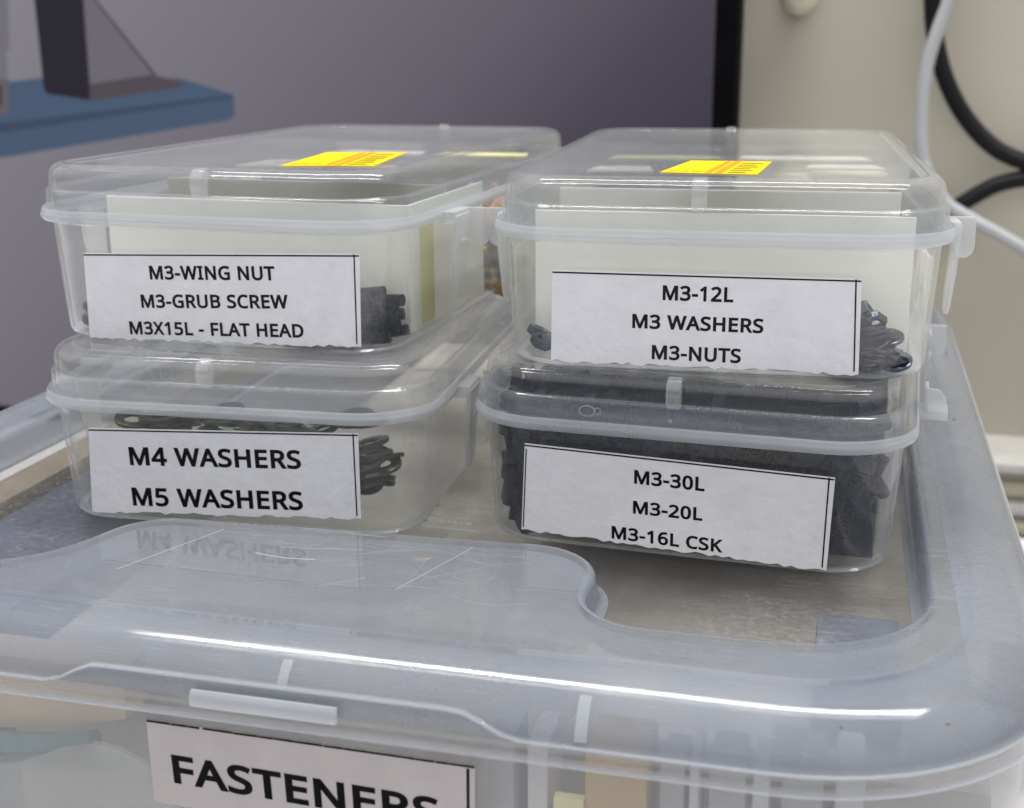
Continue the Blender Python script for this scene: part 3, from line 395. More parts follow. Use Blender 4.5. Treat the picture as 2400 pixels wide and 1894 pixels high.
pic = dict(
  slab_top=((.066, .102, .168), [(-470, 85), (-419.1, 90.2), (-313, 90), (-275.4, 79.8), (-300, 70), (-470, 48)]),
  slab_groove=((.047, .068, .118), [(-470, 58), (-275.4, 79.8), (-277.2, 77.0), (-470, 50)]),
  slab_front=((.066, .098, .160), [(-470, 51), (-277.2, 77.6), (-275.4, 78.5), (-275.7, 66.1), (-280, 63.4), (-470, 34)]),
  column=((.024, .021, .032), [(-417, 190), (-378.6, 190), (-378.6, 143), (-381.6, 77.9), (-382.5, 75.7), (-414.8, 79.9), (-416.7, 82.4)]),
  gusset=((.150, .138, .170), [(-378.8, 190), (-372.6, 143), (-331.2, 91.8), (-326.1, 90.3), (-334, 92.0), (-381, 86)]),
  edge_line=((.07, .062, .082), [(-374, 143), (-372, 143), (-330.4, 92.3), (-332.2, 91.3)]),
  foot=((.082, .070, .080), [(-380.8, 86.2), (-334.6, 92.4), (-326, 90.9), (-313.1, 88.4), (-311.7, 84.5), (-379.0, 75.4), (-382, 76.9)]),
  post=((.165, .155, .185), [(-470, 190), (-436.5, 190), (-436.5, 144), (-439.5, 109), (-442.5, 109), (-443.4, 90.5), (-470, 88)]),
  bracket=((.12, .11, .125), [(-470, 88), (-443.1, 90.2), (-445.5, 66.4), (-470, 62)]),
  bracket_slot=((.045, .04, .05), [(-470, 84), (-449, 85), (-451, 72), (-470, 69)]),
  icon_a=((.062, .055, .085), [(31, 96), (35, 96), (35, 92), (31, 92)]),
  icon_b=((.062, .053, .077), [(31, 84), (35, 84), (35, 80), (31, 80)]),
  icon_c=((.055, .05, .086), [(30.5, 74), (34, 74), (34, 71), (30.5, 71)]))
groups_ = {}
for k, (nm, (colr, poly)) in enumerate(pic.items()):
    key = 'screen_icon' + nm[-2:] if nm.startswith('icon') else 'drawn_post' if nm in ('post', 'bracket', 'bracket_slot') else 'drawn_bracket'
    V, F, mats, mi = groups_.setdefault(key, ([], [], [], []))
    b = len(V); t = -.0003 - .00012*k
    V += [sc_pt(x, z, t) for x, z in poly]; F.append(tuple(range(b, b+len(poly)))); mi.append(len(mats)); mats.append(emit('screen_' + nm, colr))
for key, (V, F, mats, mi) in groups_.items():
    nm = 'screen_icon' if key.startswith('screen_icon') else key
    me = bpy.data.meshes.new(nm); me.from_pydata(V, [], F)
    for mt in mats: me.materials.append(mt)
    me.polygons.foreach_set('material_index', mi)
    o = bpy.data.objects.new(nm, me); COL.objects.link(o); o.parent = scrn

# ------------------------------------------------------------------ cables
v, f = tube([(.156, .507, .21), (.157, .507, .165), (.159, .507, .134), (.163, .507, .110), (.171, .506, .087), (.184, .506, .066), (.202, .505, .049), (.224, .505, .040), (.240, .505, .037), (.232, .505, .034), (.212, .505, .031), (.196, .505, .024), (.170, .505, .004), (.14, .505, -.03), (.12, .505, -.09), (.11, .50, -.146)], .0050)
tag(mesh('power_cable', v, f, M['rubber']), 'thick black cable sweeping in an arc down the cream wall', 'cable')
v, f = tube([(.186, .492, .19), (.176, .492, .155), (.168, .492, .134), (.1615, .492, .113), (.158, .492, .094), (.1575, .492, .068), (.161, .492, .042), (.174, .492, .020), (.190, .492, .0095), (.207, .492, .0005), (.226, .492, -.011), (.262, .492, -.04), (.29, .492, -.10), (.31, .485, -.147)], .0038)
tag(mesh('white_cable', v, f, M['whitecable']), 'thin white cable hanging in front of the black one', 'cable')

# ================================================================== STORAGE BIN
OX, OY, OW, OD, OR = 15, 78, 294, 400, 52     # outer outline (mm): centre, width, depth, corner radius
storage = empty('storage_bin', (0, 0, -.1525), 0, 'large translucent plastic storage bin with lid, marked FASTENERS, carrying the four small boxes', 'storage bin')
ZB = .1525
def orr(i, z, zfun=None):
    pts = rrect(OW-2*i, OD-2*i, OR-i, 14, OX, OY)
    # straight sides get their own points so that the front edge can bend
    out = []
    n = len(pts)
    for k in range(n):
        a = pts[k]; b = pts[(k+1) % n]
        out.append(a)
        L = math.hypot(b[0]-a[0], b[1]-a[1])
        if L > 40:
            for q in range(1, 56): out.append((a[0]+(b[0]-a[0])*q/56, a[1]+(b[1]-a[1])*q/56))
    return [(x*MM, y*MM, (zfun(x, y, z) if zfun else z)*MM + ZB) for x, y in out]
def sstep(a, b, x):
    t = min(1, max(0, (x-a)/(b-a))); return t*t*(3-2*t)
def skirt(x, y, z):
    if y < -100: return z + 4.3*(sstep(-22, -11, x) - sstep(57, 69, x))
    return z
# inner outline of the lid: the recess with the handle plate reaching into it
def rpoly(vs, n=9):
    out = []; m = len(vs)
    for k in range(m):
        p = Vector(vs[k][:2]); a = Vector(vs[k-1][:2]); b = Vector(vs[(k+1) % m][:2]); r = vs[k][2]
        u = (a-p).normalized(); w = (b-p).normalized()
        half = u.angle(w)/2; t = r/math.tan(half); c = p + (u+w).normalized()*(r/math.sin(half))
        s = p+u*t; e = p+w*t
        a0 = math.atan2(s.y-c.y, s.x-c.x); a1 = math.atan2(e.y-c.y, e.x-c.x)
        da = (a1-a0+math.pi) % (2*math.pi) - math.pi
        for q in range(n+1):
            ang = a0+da*q/n; out.append((c.x+r*math.cos(ang), c.y+r*math.sin(ang)))
    return out
REC = [(138, 250, 30), (-108, 250, 30), (-108, -92, 28), (-49, -92, 26), (-37, -57.5, 15), (71.5, -52.5, 15), (71.5, -88.5, 13), (138, -88.5, 29)]
base_in = rpoly(REC)
rnd0 = random.Random(11)
def resample_fixed(poly, maxl=6.0):
    out = []; n = len(poly)
    for k in range(n):
        a = poly[k]; b = poly[(k+1) % n]; out.append(a)
        L = math.hypot(b[0]-a[0], b[1]-a[1]); q = int(L/maxl)
        for j in range(1, q+1): out.append((a[0]+(b[0]-a[0])*j/(q+1), a[1]+(b[1]-a[1])*j/(q+1)))
    return out
inner = resample_fixed(base_in)
def inset_poly(poly, d):
    n = len(poly); out = []
    for k in range(n):
        a = Vector(poly[k-1]); p = Vector(poly[k]); b = Vector(poly[(k+1) % n])
        t = (b-a).normalized(); nn = Vector((-t.y, t.x))      # left of travel = inside (counter-clockwise)
        out.append((p.x+nn.x*d, p.y+nn.y*d))
    return out
# --- lid shell: rounded rim, top sheet and recess wall as surfaces with real thickness
def lid_z(prof):
    return [orr(i, z, skirt if k == 0 else None) for k, (i, z) in enumerate(prof)]
prof_o = [(.35, -.8)]
for a in range(18, 91, 6):
    prof_o.append((13*(1-math.cos(R(a))), -4.6+13.0*math.sin(R(a))))
prof_o += [(15.0, 8.15), (17.0, 7.45), (18.4, 7.06), (19.2, 7.0), (20.0, 7.0)]
prof_i = [(17.6, 6.4), (15.0, 7.0)]
for a in range(90, 17, -6):
    prof_i.append((13-11.6*math.cos(R(a)), -4.6+11.6*math.sin(R(a))))
prof_i += [(1.75, -.8)]
rl_o = lid_z(prof_o)
rl_i = [orr(i, z, skirt if k == len(prof_i)-1 else None) for k, (i, z) in enumerate(prof_i)]
def bridge(bm, A, B):
    """fan two closed loops of different length together by walking both"""
    na, nb = len(A), len(B)
    j0 = min(range(nb), key=lambda j: (B[j].co-A[0].co).length)
    i = j = 0
    while i < na or j < nb:
        a = A[i % na]; b = B[(j0+j) % nb]; a2 = A[(i+1) % na]; b2 = B[(j0+j+1) % nb]
        if j >= nb or (i < na and (a2.co-b.co).length <= (b2.co-a.co).length):
            bm.faces.new((a, a2, b)); i += 1
        else:
            bm.faces.new((a, b2, b)); j += 1
bm = bmesh.new()
def addloops(rl):
    L = [[bm.verts.new(p) for p in r] for r in rl]
    for A, B in zip(L[:-1], L[1:]):
        n = len(A)
        for k in range(n): bm.faces.new((A[k], A[(k+1) % n], B[(k+1) % n], B[k]))
    return L
def flat(poly, z): return [(x*MM, y*MM, z*MM+ZB) for x, y in poly]
LO = addloops(rl_o)
wall_top = addloops([flat(inset_poly(inner, -2.6), 7.0), flat(inset_poly(inner, -1.6), 7.0), flat(inset_poly(inner, -.8), 6.88), flat(inset_poly(inner, -.1), 6.4), flat(inset_poly(inner, .25), 5.4), flat(inset_poly(inner, .9), 1.4), flat(inset_poly(inner, 1.6), .35), flat(inset_poly(inner, 2.9), 0)])
bridge(bm, LO[-1], wall_top[0])
wall_in = addloops([flat(inset_poly(inner, 2.9), -1.1), flat(inset_poly(inner, .6), -.6), flat(inset_poly(inner, -.3), 1.2), flat(inset_poly(inner, -1.1), 5.2), flat(inset_poly(inner, -2.4), 5.8)])
LI = addloops(rl_i)
bridge(bm, wall_in[-1], LI[0])
n = len(LI[-1])
for k in range(n): bm.faces.new((LI[-1][k], LI[-1][(k+1) % n], LO[0][(k+1) % n], LO[0][k]))
n = len(wall_top[-1])
for k in range(n): bm.faces.new((wall_top[-1][k], wall_top[-1][(k+1) % n], wall_in[0][(k+1) % n], wall_in[0][k]))
bmesh.ops.recalc_face_normals(bm, faces=bm.faces)
me = bpy.data.meshes.new('lid'); bm.to_mesh(me); bm.free(); me.materials.append(M['binlid']); me.materials.append(M['plate'])
for p_ in me.polygons:
    if p_.normal.z > .9999 and abs(p_.center.z - ZB - .007) < .0002: p_.material_index = 1
me.polygons.foreach_set('use_smooth', [True]*len(me.polygons)); me.set_sharp_from_angle(angle=R(50))
binlid = bpy.data.objects.new('lid', me); COL.objects.link(binlid); binlid.parent = storage
# recess floor of the lid
fp = inset_poly(inner, 2.9)
m = MB(); m.prism(fp, lambda a, b, t: (a*MM, b*MM, t*MM+ZB), -1.1, 0)
m.build('lid_recess', M['binfloor'], storage, 0)
for k, (x0, x1, y) in enumerate(((21, 33.5, -19), (20.5, 36, -25.5), (19.5, 34, -29.5), (20, 37, -33))):
    m = MB(); x = x0
    while x < x1:
        w_ = rnd0.uniform(.8, 2.2) if k % 2 == 0 else x1-x0
        m.prism([(x, y), (min(x+w_, x1), y-.4), (min(x+w_, x1), y-.4+(1.3 if k % 2 == 0 else .45)), (x, y+(1.3 if k % 2 == 0 else .45))], lambda a, b, t: (a*MM, b*MM, t*MM+ZB), .02, .25)
        x += w_ + .5
    m.build('embossed_rib', M['rib'], storage, 0)
# fine scratches worn into the handle plate and the rim
m = MB()
def hair(x0, y0, x1, y1, w_, bow=0.0):
    d = Vector((x1-x0, y1-y0)); L = d.length; d /= L; nn = Vector((-d.y, d.x)); q = 8
    P = [Vector((x0, y0)) + d*L*k/q + nn*bow*math.sin(math.pi*k/q) for k in range(q+1)]
    for a, b in zip(P[:-1], P[1:]):
        m.prism([(a.x-nn.x*w_, a.y-nn.y*w_), (b.x-nn.x*w_, b.y-nn.y*w_), (b.x+nn.x*w_, b.y+nn.y*w_), (a.x+nn.x*w_, a.y+nn.y*w_)], lambda p, q_, t: (p*MM, q_*MM, t*MM+ZB), 7.004, 7.02)
hair(-15, -62, -26.5, -88, .09); hair(43, -59, 34, -84, .07); hair(20, -66, 2, -69, .05); hair(12, -73.5, -2, -73, .16, .8); hair(26, -80, 18, -86, .06)
for k in range(46):
    x0 = rnd0.uniform(-24, 60); y0 = rnd0.uniform(-86, -60); an = rnd0.gauss(.1, .35) + (0 if rnd0.random() < .8 else 1.4); L = rnd0.uniform(3, 17)
    x1 = x0+L*math.cos(an); y1 = y0+L*math.sin(an)
    if -26 < x1 < 62 and -90 < y1 < -58: hair(x0, y0, x1, y1, rnd0.choice((.010, .014, .020)), rnd0.uniform(-2.2, 2.2))
m.build('scratch_marks', M['rib'], binlid, 0)
for (x, y, r_) in ((138, -113.5, .36), (121.5, -116.2, .26), (151, 62, .6)):
    ii = min(y+122, 162-x); zz = -4.6+13.0*math.sqrt(max(0, 1-(1-min(ii, 13)/13)**2)) if ii < 13 else 8.4
    vv, ff = rings([[((x+r_*k_*math.cos(2*math.pi*q/9)*(1+.3*math.sin(5*q)))*MM, (y+.6*r_*k_*math.sin(2*math.pi*q/9))*MM, (zz+h_)*MM+ZB) for q in range(9)] for k_, h_ in ((1, -.15), (.9, .12), (.4, .2))])
    mesh('dirt_speck', vv, ff, M['dirt'], binlid)
# ribs inside the rim
for x, w_ in ((25, 1.9), (79.5, 2.1), (113.5, 5.2), (-44, 1.9)):
    ro_ = 13.12 if w_ < 4 else 11.3
    pr = [(-122+13-ro_*math.cos(R(a)), -4.6+ro_*math.sin(R(a))) for a in range(22, 62, 5)] + [(-122+13-(ro_-1.4)*math.cos(R(a)), -4.6+(ro_-1.4)*math.sin(R(a))) for a in range(62, 20, -8)]
    m = MB(); m.prism(pr, lambda a, b, t: (t*MM, a*MM, b*MM+ZB), x-w_/2, x+w_/2)
    m.build('stiffening_rib', M['rib'], binlid, 0)
# catch bar on the front
m = MB(); m.prism([(-122.15, -1.3), (-123.6, -1.15), (-123.6, .55), (-122.9, 1.75), (-122.15, 1.8)], lambda a, b, t: (t*MM, a*MM, b*MM+ZB), 8.6, 36.6)
m.build('catch_bar', M['rib'], storage, bevel=.0004)

# bin body
def wall_inset(z): return 3.0 + (-4.2 - z)*9.0/146
brl = [orr(13.5, -152), orr(12.2, -150.5), orr(wall_inset(-75), -75), orr(3.0, -4.6), orr(.35, -4.3), orr(.45, -3.9), orr(.45, -.4, skirt)] + \
      [orr(1.5, -.4, skirt), orr(1.5, -2.6), orr(4.2, -3.2), orr(wall_inset(-75)+1.4, -75), orr(13.6, -149), orr(15, -150.4)]
def band(x, y, z): return z
v, f = rings(brl)
ob = mesh('bin_body', v, f, M['bin'], storage)
# bright moulded edge running under the rim
v, f = rings([orr(.0, -4.5), orr(-.12, -4.25), orr(.0, -4.0), orr(.9, -4.0), orr(.9, -4.5)], close=True)
mesh('rim_edge', v, f, M['rim'], storage)
v, f = rings([orr(.22, -.92, skirt), orr(.1, -.7, skirt), orr(.25, -.5, skirt), orr(1.0, -.5, skirt), orr(1.0, -.92, skirt)], close=True)
mesh('lid_edge', v, f, M['rim'], storage)

# FASTENERS label
def bl(x, z, off):
    return (x*MM, (-122 + wall_inset(z) - off)*MM, z*MM + ZB)
def torn(x0, z0, x1, z1, n, amp):
    return [(x0+(x1-x0)*k/n, z0+(z1-z0)*k/n + (random.uniform(-amp, amp) if 0 < k < n else 0)) for k in range(n+1)]
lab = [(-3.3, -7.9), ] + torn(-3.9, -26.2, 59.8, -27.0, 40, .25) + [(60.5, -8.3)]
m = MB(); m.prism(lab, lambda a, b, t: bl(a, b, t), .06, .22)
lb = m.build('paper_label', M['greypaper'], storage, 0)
V = []; F = []
text_line('FASTENERS', .9, -21.0, 53.6, -22.3, 7.5, lambda x, z: bl(x, z, .27), V, F)
mesh('lettering', V, F, M['ink'], lb, 0)
m = MB()
x = -3.2
while x < 60:
    w_ = random.uniform(2.2, 6.5); x2 = min(x+w_, 60.4)
    z0 = -8.15 - .4*(x+3.2)/63.6; dz = random.uniform(-.05, .05)
    m.prism([(x, z0-.22+dz), (x2, z0-.24-.02), (x2, z0+.2), (x, z0+.18+dz)], lambda a, b, t: bl(a, b, t), .23, .28)
    x = x2 + random.choice((.08, .1, .15, .7 if x < 12 else .12))
m.prism([(58.9, -9), (59.45, -9), (58.9, -26.9), (58.4, -26.9)], lambda a, b, t: bl(a, b, t), .23, .28)
m.build('printed_border', M['ink'], lb, 0)

# ------------------------------------------------------------------ things inside the bin
m = MB(); m.box(-.052, .149, -.094, .22, -.148, -.016)
tag(m.build('cardboard_carton', M['cardboard'], bevel=.002), 'brown cardboard carton filling the middle of the storage bin', 'carton')
m = MB()
for a in range(1):
    m.prism([(-112, -6), (-16, -6), (-16, -17), (-30, -21), (-60, -25), (-112, -27)], lambda a, b, t: (a*MM, t*MM, b*MM), -106, -97)
tag(m.build('beige_card', M['beige'], bevel=.001), 'beige card standing behind the front wall of the bin', 'card')
m = MB(); m.box(-.104, -.0925, -.07, .045, -.0115, -.0025)
tag(m.build('beige_strip', M['dimbeige'], bevel=.001), 'beige cardboard strip along the side of the bin just under its lid', 'strip')
m = MB(); m.box(-.1185, -.0915, -.09, .25, -.1488, -.0125)
tag(m.build('added_filler_block', M['filler'], bevel=.002), 'added dark grey filler block under the beige strip at the side of the bin', 'block')  # made-up dark filler, added to darken the bright gap beside the strip
m = MB(); m.box(-.091, -.054, -.088, .20, -.1488, -.005)
tag(m.build('navy_case', M['navy'], bevel=.004), 'dark blue plastic case under the bin lid, seen through its floor', 'case')
m = MB(); m.box(.1165, .1335, -.083, -.050, -.0155, -.004)
tag(m.build('navy_tool', M['slate'], bevel=.002), 'small dark blue tool below the front corner of the lid recess', 'tool')
v, f = tube([(-.062, -.1085, -.0265), (-.046, -.109, -.0245), (-.030, -.109, -.0225), (-.0215, -.109, -.0205)], .0022)
tag(mesh('teal_rod', v, f, M['teal']), 'teal plastic rod lying below the beige card', 'rod')
pv = []
for k in range(9):
    t = k/8; pv.append([(( -.050+.047*((math.cos(a)*.5+.5)) ), -.1105+.004*math.sin(a)*math.sin(math.pi*max(.05, min(.95, t))), -.1455+.1215*t + .004*math.sin(7*t+3*math.cos(a))) for a in [2*math.pi*s/24 for s in range(24)]])
v, f = rings(pv); tag(mesh('plastic_pouch', v, f, M['pouch']), 'milky plastic pouch beside the FASTENERS label inside the bin', 'pouch')
m = MB(); m.box(.0785, .0895, -.1115, -.097, -.13, -.0075)
tag(m.build('ochre_box', M['ochre'], bevel=.0006), 'narrow ochre cardboard box standing inside the bin', 'box')
m = MB(); m.box(.073, .0785, -.1125, -.1105, -.06, -.0165)
tag(m.build('yellow_tag', M['yellowcard'], bevel=.0004), 'small yellow tag in front of the ochre box', 'tag')
for k, (x0, x1, y, mt, lbx) in enumerate([(.0605, .0655, -.1115, 'sleeve_a', 'dark grey sleeve right beside the FASTENERS label'), (.0675, .0715, -.110, 'sleeve_b', 'pale grey sleeve between the FASTENERS label and ochre box'),
        (.0915, .0960, -.110, 'sleeve_a', 'dark grey sleeve on the far side of the ochre box'), (.0968, .0985, -.1105, 'sleeve_b', 'very narrow pale sleeve by the ochre box'), (.1000, .1065, -.109, 'sleeve_a', 'wide dark grey sleeve near the bin corner'),
        (.1075, .1105, -.108, 'sleeve_b', 'pale sleeve below the broad rib of the lid'), (.1125, .1195, -.107, 'sleeve_a', 'dark sleeve below the corner of the lid'), (.1215, .1265, -.104, 'sleeve_b', 'pale sleeve in the rounded corner of the bin')]):
    m = MB(); m.box(x0, x1, y, y+.012, -.14, -.0065 - .0012*(k % 3))
    tag(m.build('plastic_sleeve', M[mt], bevel=.0012), lbx, 'sleeve', 'plastic sleeves standing in the bin')

# ================================================================== SMALL BOXES
BW, BD, BR_, ZF, ZL = 100.0, 165.26, 18.1, 30.49, 42.58
def brr(i, z, n=9): return [(x*MM, y*MM, z*MM) for x, y in rrect(BW-2*i, BD-2*i, BR_-i, n)]
def wi(z): return 3.5 - 1.5*z/ZF         # inset of the outer wall at height z
body_prof = [(7.2, 0), (5.0, .12), (4.2, .55), (3.55, 1.5), (wi(8), 8), (wi(18), 18), (wi(28.2), 28.2), (.6, 28.7), (0, 28.9), (-.05, 29.6), (.3, 30.0), (1.5, 30.0),
             (wi(27)+1.05, 27), (wi(15)+1.1, 15), (wi(4)+1.1, 4), (4.6, 1.9), (6.0, 1.3), (8.0, 1.15)]
v, f = rings([brr(*p) for p in body_prof]); ob = mesh('body', v, f, M['box'], None); body_me = ob.data; bpy.data.objects.remove(ob)
lid_out = [(-.1, 30.25), (.6, 31.7), (.85, 32.2), (1.05, 36.1), (1.3, 36.4), (1.75, 36.6), (1.9, 37.0), (2.05, 39.6), (2.3, 40.7), (2.9, 41.6), (3.8, 42.2), (5.0, 42.5), (6.3, 42.5), (7.1, 42.3), (7.6, 41.9)]
lid_in = [(8.1, 40.8), (6.6, 41.25), (5.1, 41.4), (4.0, 41.0), (3.3, 40.2), (3.05, 39.4), (2.9, 36.2), (2.3, 35.8), (1.95, 35.4), (1.7, 30.25)]
n9 = brr(*lid_out[0])
v, f = rings([brr(*p) for p in lid_out] + [brr(*p) for p in lid_in], False, False, True)
nn = len(n9); a = (len(lid_out)-1)*nn
ff = [q for q in f if not (min(q) >= a and max(q) < a+2*nn and any(i < a+nn for i in q) and any(i >= a+nn for i in q))]
ff.append(tuple(range(a, a+nn))); ff.append(tuple(range(a+nn, a+2*nn)))
ob = mesh('lid', v, ff, M['lid'], None); lid_me = ob.data; bpy.data.objects.remove(ob)
v, f = rings([brr(-.12, 28.9), brr(-.42, 29.0), brr(-.66, 29.3), brr(-.80, 29.75), brr(-.80, 30.25), brr(-.66, 30.7), brr(-.42, 31.1), brr(-.40, 31.5), brr(-.12, 31.9)], close=True)
ob = mesh('rim', v, f, M['rim'], None, 60); rim_me = ob.data; bpy.data.objects.remove(ob)

v, f = rings([brr(4.3, .5), brr(5.0, .1), brr(6.4, .02), brr(6.4, .9), brr(5.0, 1.0)], close=True)
ob = mesh('foot_ring', v, f, M['rim'], None, 30); foot_me = ob.data; bpy.data.objects.remove(ob)
v, f = rings([brr(1.9, 30.3), brr(2.05, 36.0), brr(2.0, 36.35), brr(2.25, 36.6), brr(2.75, 36.5), brr(3.0, 36.0), brr(2.9, 30.3)], close=True)
ob = mesh('collar', v, f, M['collar'], None, 30); collar_me = ob.data; bpy.data.objects.remove(ob)
def link_me(name, me, parent, loc=(0, 0, 0)):
    o = bpy.data.objects.new(name, me); COL.objects.link(o); o.parent = parent; o.location = loc; return o
# notch on the lid front: a small rounded wedge
m = MB()
m.prism([(.6, 42.9), (-1.4, 42.5), (-2.9, 40.9), (-3.1, 38.9), (-2.6, 36.9), (-1.6, 35.9), (0, 35.8)], lambda a, b, t: (t*MM, a*MM, b*MM), -1.6, 1.6)
ob = m.build('grip_notch', M['notch'], bevel=.0007); notch_me = ob.data; bpy.data.objects.remove(ob)
# latches: strap hanging beside the wall with a rounded thumb lobe
def latch_mesh(kind):
    m = MB()
    if kind == 'closed':
        m.prism([(-6.2, 30.6), (5.5, 30.6), (5.5, 27.6), (-6.2, 27.6)], lambda a, b, t: (t*MM, a*MM, b*MM), -.6, 3.6)
        m.prism([(-6.0, 29.6), (3.4, 29.6), (3.4, 22), (2.4, 13), (1.2, 9.6), (-2.6, 8.8), (-4.2, 10.5), (-6.0, 20)], lambda a, b, t: (t*MM - .06*(29.6-b)*MM, a*MM, b*MM), 2.8, 4.0)
        lobe = [(2.8, 30.4), (8.2, 30.4), (8.4, 23.5), (7.9, 21.8), (6.6, 20.8), (5.0, 20.8), (3.8, 21.6), (2.8, 23)]
        m.prism(lobe, lambda a, b, t: (a*MM, t*MM, b*MM), 5.0, 6.6)
        m.prism([(-3.0, 23.4), (1.2, 23.4), (1.2, 22.2), (-3.0, 22.2)], lambda a, b, t: (t*MM, a*MM, b*MM), 3.3, 4.3)
    else:
        m.prism([(-4.6, 30.4), (4.0, 30.4), (4.0, 28.6), (-4.6, 28.6)], lambda a, b, t: (t*MM, a*MM, b*MM), -.6, 7.0)
        m.prism([(-4.4, 29.6), (3.8, 29.6), (3.8, 34.4), (2.6, 36.0), (-3.2, 36.0), (-4.4, 34.4)], lambda a, b, t: (t*MM, a*MM, b*MM), 1.6, 2.5)
        m.prism([(1.8, 30), (7.0, 30), (6.2, 34.0), (4.6, 35.8), (1.8, 36)], lambda a, b, t: (a*MM, t*MM, b*MM), -4.2, -3.2)
    ob = m.build('latch', M['clip'], bevel=.0004); me = ob.data; bpy.data.objects.remove(ob); return me
latch_c, latch_o = latch_mesh('closed'), latch_mesh('open')

def face_pt(x, z, off):               # a point on (or off) the front face of a small box
    return (x*MM, (-BD/2 + wi(z) - off)*MM, z*MM)
def bilerp(q, u, w):
    (ax, az), (bx, bz), (cx, cz), (dx, dz) = q    # top-left, top-right, bottom-right, bottom-left
    return ((ax*(1-u)+bx*u)*(1-w) + (dx*(1-u)+cx*u)*w, (az*(1-u)+bz*u)*(1-w) + (dz*(1-u)+cz*u)*w)
def small_box(loc, rz, label, quad, lines, notch_x, left_border, latches, sticker):
    root = empty('fastener_box', loc, rz, label, 'plastic box', 'small clear fastener boxes')
    bd_ = link_me('body', body_me, root)
    link_me('collar', collar_me, bd_)
    link_me('foot_ring', foot_me, bd_)
    ld = link_me('lid', lid_me, root)
    link_me('rim', rim_me, ld)
    link_me('grip_notch', notch_me, ld, (notch_x*MM, (-BD/2+2.0)*MM, 0))
    g = link_me('grip_notch', notch_me, ld, (notch_x*MM, (BD/2-2.0)*MM, 0)); g.rotation_euler = (0, 0, math.pi)
    for side in (1, -1):
        for y in (-45, 42):
            l = link_me('latch', latch_o if (side, y) in latches else latch_c, root, (side*BW/2*MM, y*MM, 0))
            if side < 0: l.scale = (-1, 1, 1)
            if (side, y) in latches: l['label'] = 'latch flipped open'
    # label
    top = [quad[0], quad[1]]
    n = 46
    bot = [bilerp(quad, 1-k/n, 1) for k in range(n+1)]
    bot = [(x, max(.15, z + (random.uniform(-.42, .30) if 0 < k < n else 0))) for k, (x, z) in enumerate(bot)]
    m = MB(); m.prism(top[::-1] + bot[::-1] if False else [quad[0]] + bot[::-1] + [quad[1]], lambda a, b, t: face_pt(a, b, t), .05, .22)
    lb = m.build('paper_label', M['paper'], root, 0)
    V = []; F = []
    for (s, x0, z0, x1, z1, cap) in lines:
        text_line(s, x0, z0, x1, z1, cap, lambda x, z: face_pt(x, z, .27), V, F)
    mesh('lettering', V, F, M['ink'], lb, 0)
    m = MB()
    def bar(u0, w0, u1, w1, hw):
        a = bilerp(quad, u0, w0); b = bilerp(quad, u1, w1)
        d = Vector((b[0]-a[0], b[1]-a[1])).normalized(); nx, nz = -d.y*hw, d.x*hw
        m.prism([(a[0]-nx, a[1]-nz), (b[0]-nx, b[1]-nz), (b[0]+nx, b[1]+nz), (a[0]+nx, a[1]+nz)], lambda p, q, t: face_pt(p, q, t), .23, .28)
    bar(0, .022, .998, .022, .17)
    bar(.982, .005, .986, .97, .16)
    if left_border: bar(.006, .06, .006, .97, .13)
    m.build('printed_border', M['ink'], lb, 0)
    # clear tape over the label, a little longer than the paper
    q2 = [(quad[0][0]-1.0, quad[0][1]+.9), (quad[1][0]+2.2, quad[1][1]+.9), (quad[2][0]+2.4, max(.3, quad[2][1]-1.6)), (quad[3][0]-1.2, max(.1, quad[3][1]-1.8))]
    V = []; F = []; nu, nw = 60, 24
    for j in range(nw+1):
        for i in range(nu+1):
            u, w = i/nu, j/nw
            x, z = bilerp(q2, u, w)
            if j == nw: z = max(.05, z + random.uniform(-.35, .35))
            crump = max(0, (w-.86)/.14); edge = max(0, (u-.97)/.03)
            V.append(face_pt(x, z, .34 + random.random()*.28*crump + .12*edge*random.random()))
    for j in range(nw):
        for i in range(nu):
            p = j*(nu+1)+i; F.append((p, p+1, p+nu+2, p+nu+1))
    mesh('clear_tape', V, F, M['tape'], lb, 80)
    if sticker:
        q = sticker
        def sp_(u, w, z): x, y = bilerp(q, u, w); return (x*MM, y*MM, z*MM)
        def patch(m, u0, u1, w0, w1, z0, z1): m.prism([(u0, w0), (u1, w0), (u1, w1), (u0, w1)], lambda a, b, t: sp_(a, b, t), z0, z1)
        m = MB(); patch(m, 0, 1, 0, 1, 41.96, 42.08); st = m.build('price_sticker', M['sticker'], root, 0)
        m = MB(); patch(m, .45, .525, .04, .97, 42.09, 42.11); patch(m, .555, .64, .02, .99, 42.09, 42.11); m.build('printed_band', M['orange'], st, 0)
        m = MB()
        for w_ in (.14, .30, .44, .58, .72, .86): patch(m, .68, .97 - .12*random.random(), w_, w_+.075, 42.09, 42.11)
        for u_ in (.06, .18, .30): patch(m, u_, u_+.09, .86, .90, 42.09, 42.11)
        m.build('printed_lines', M['print'], st, 0)
    return root

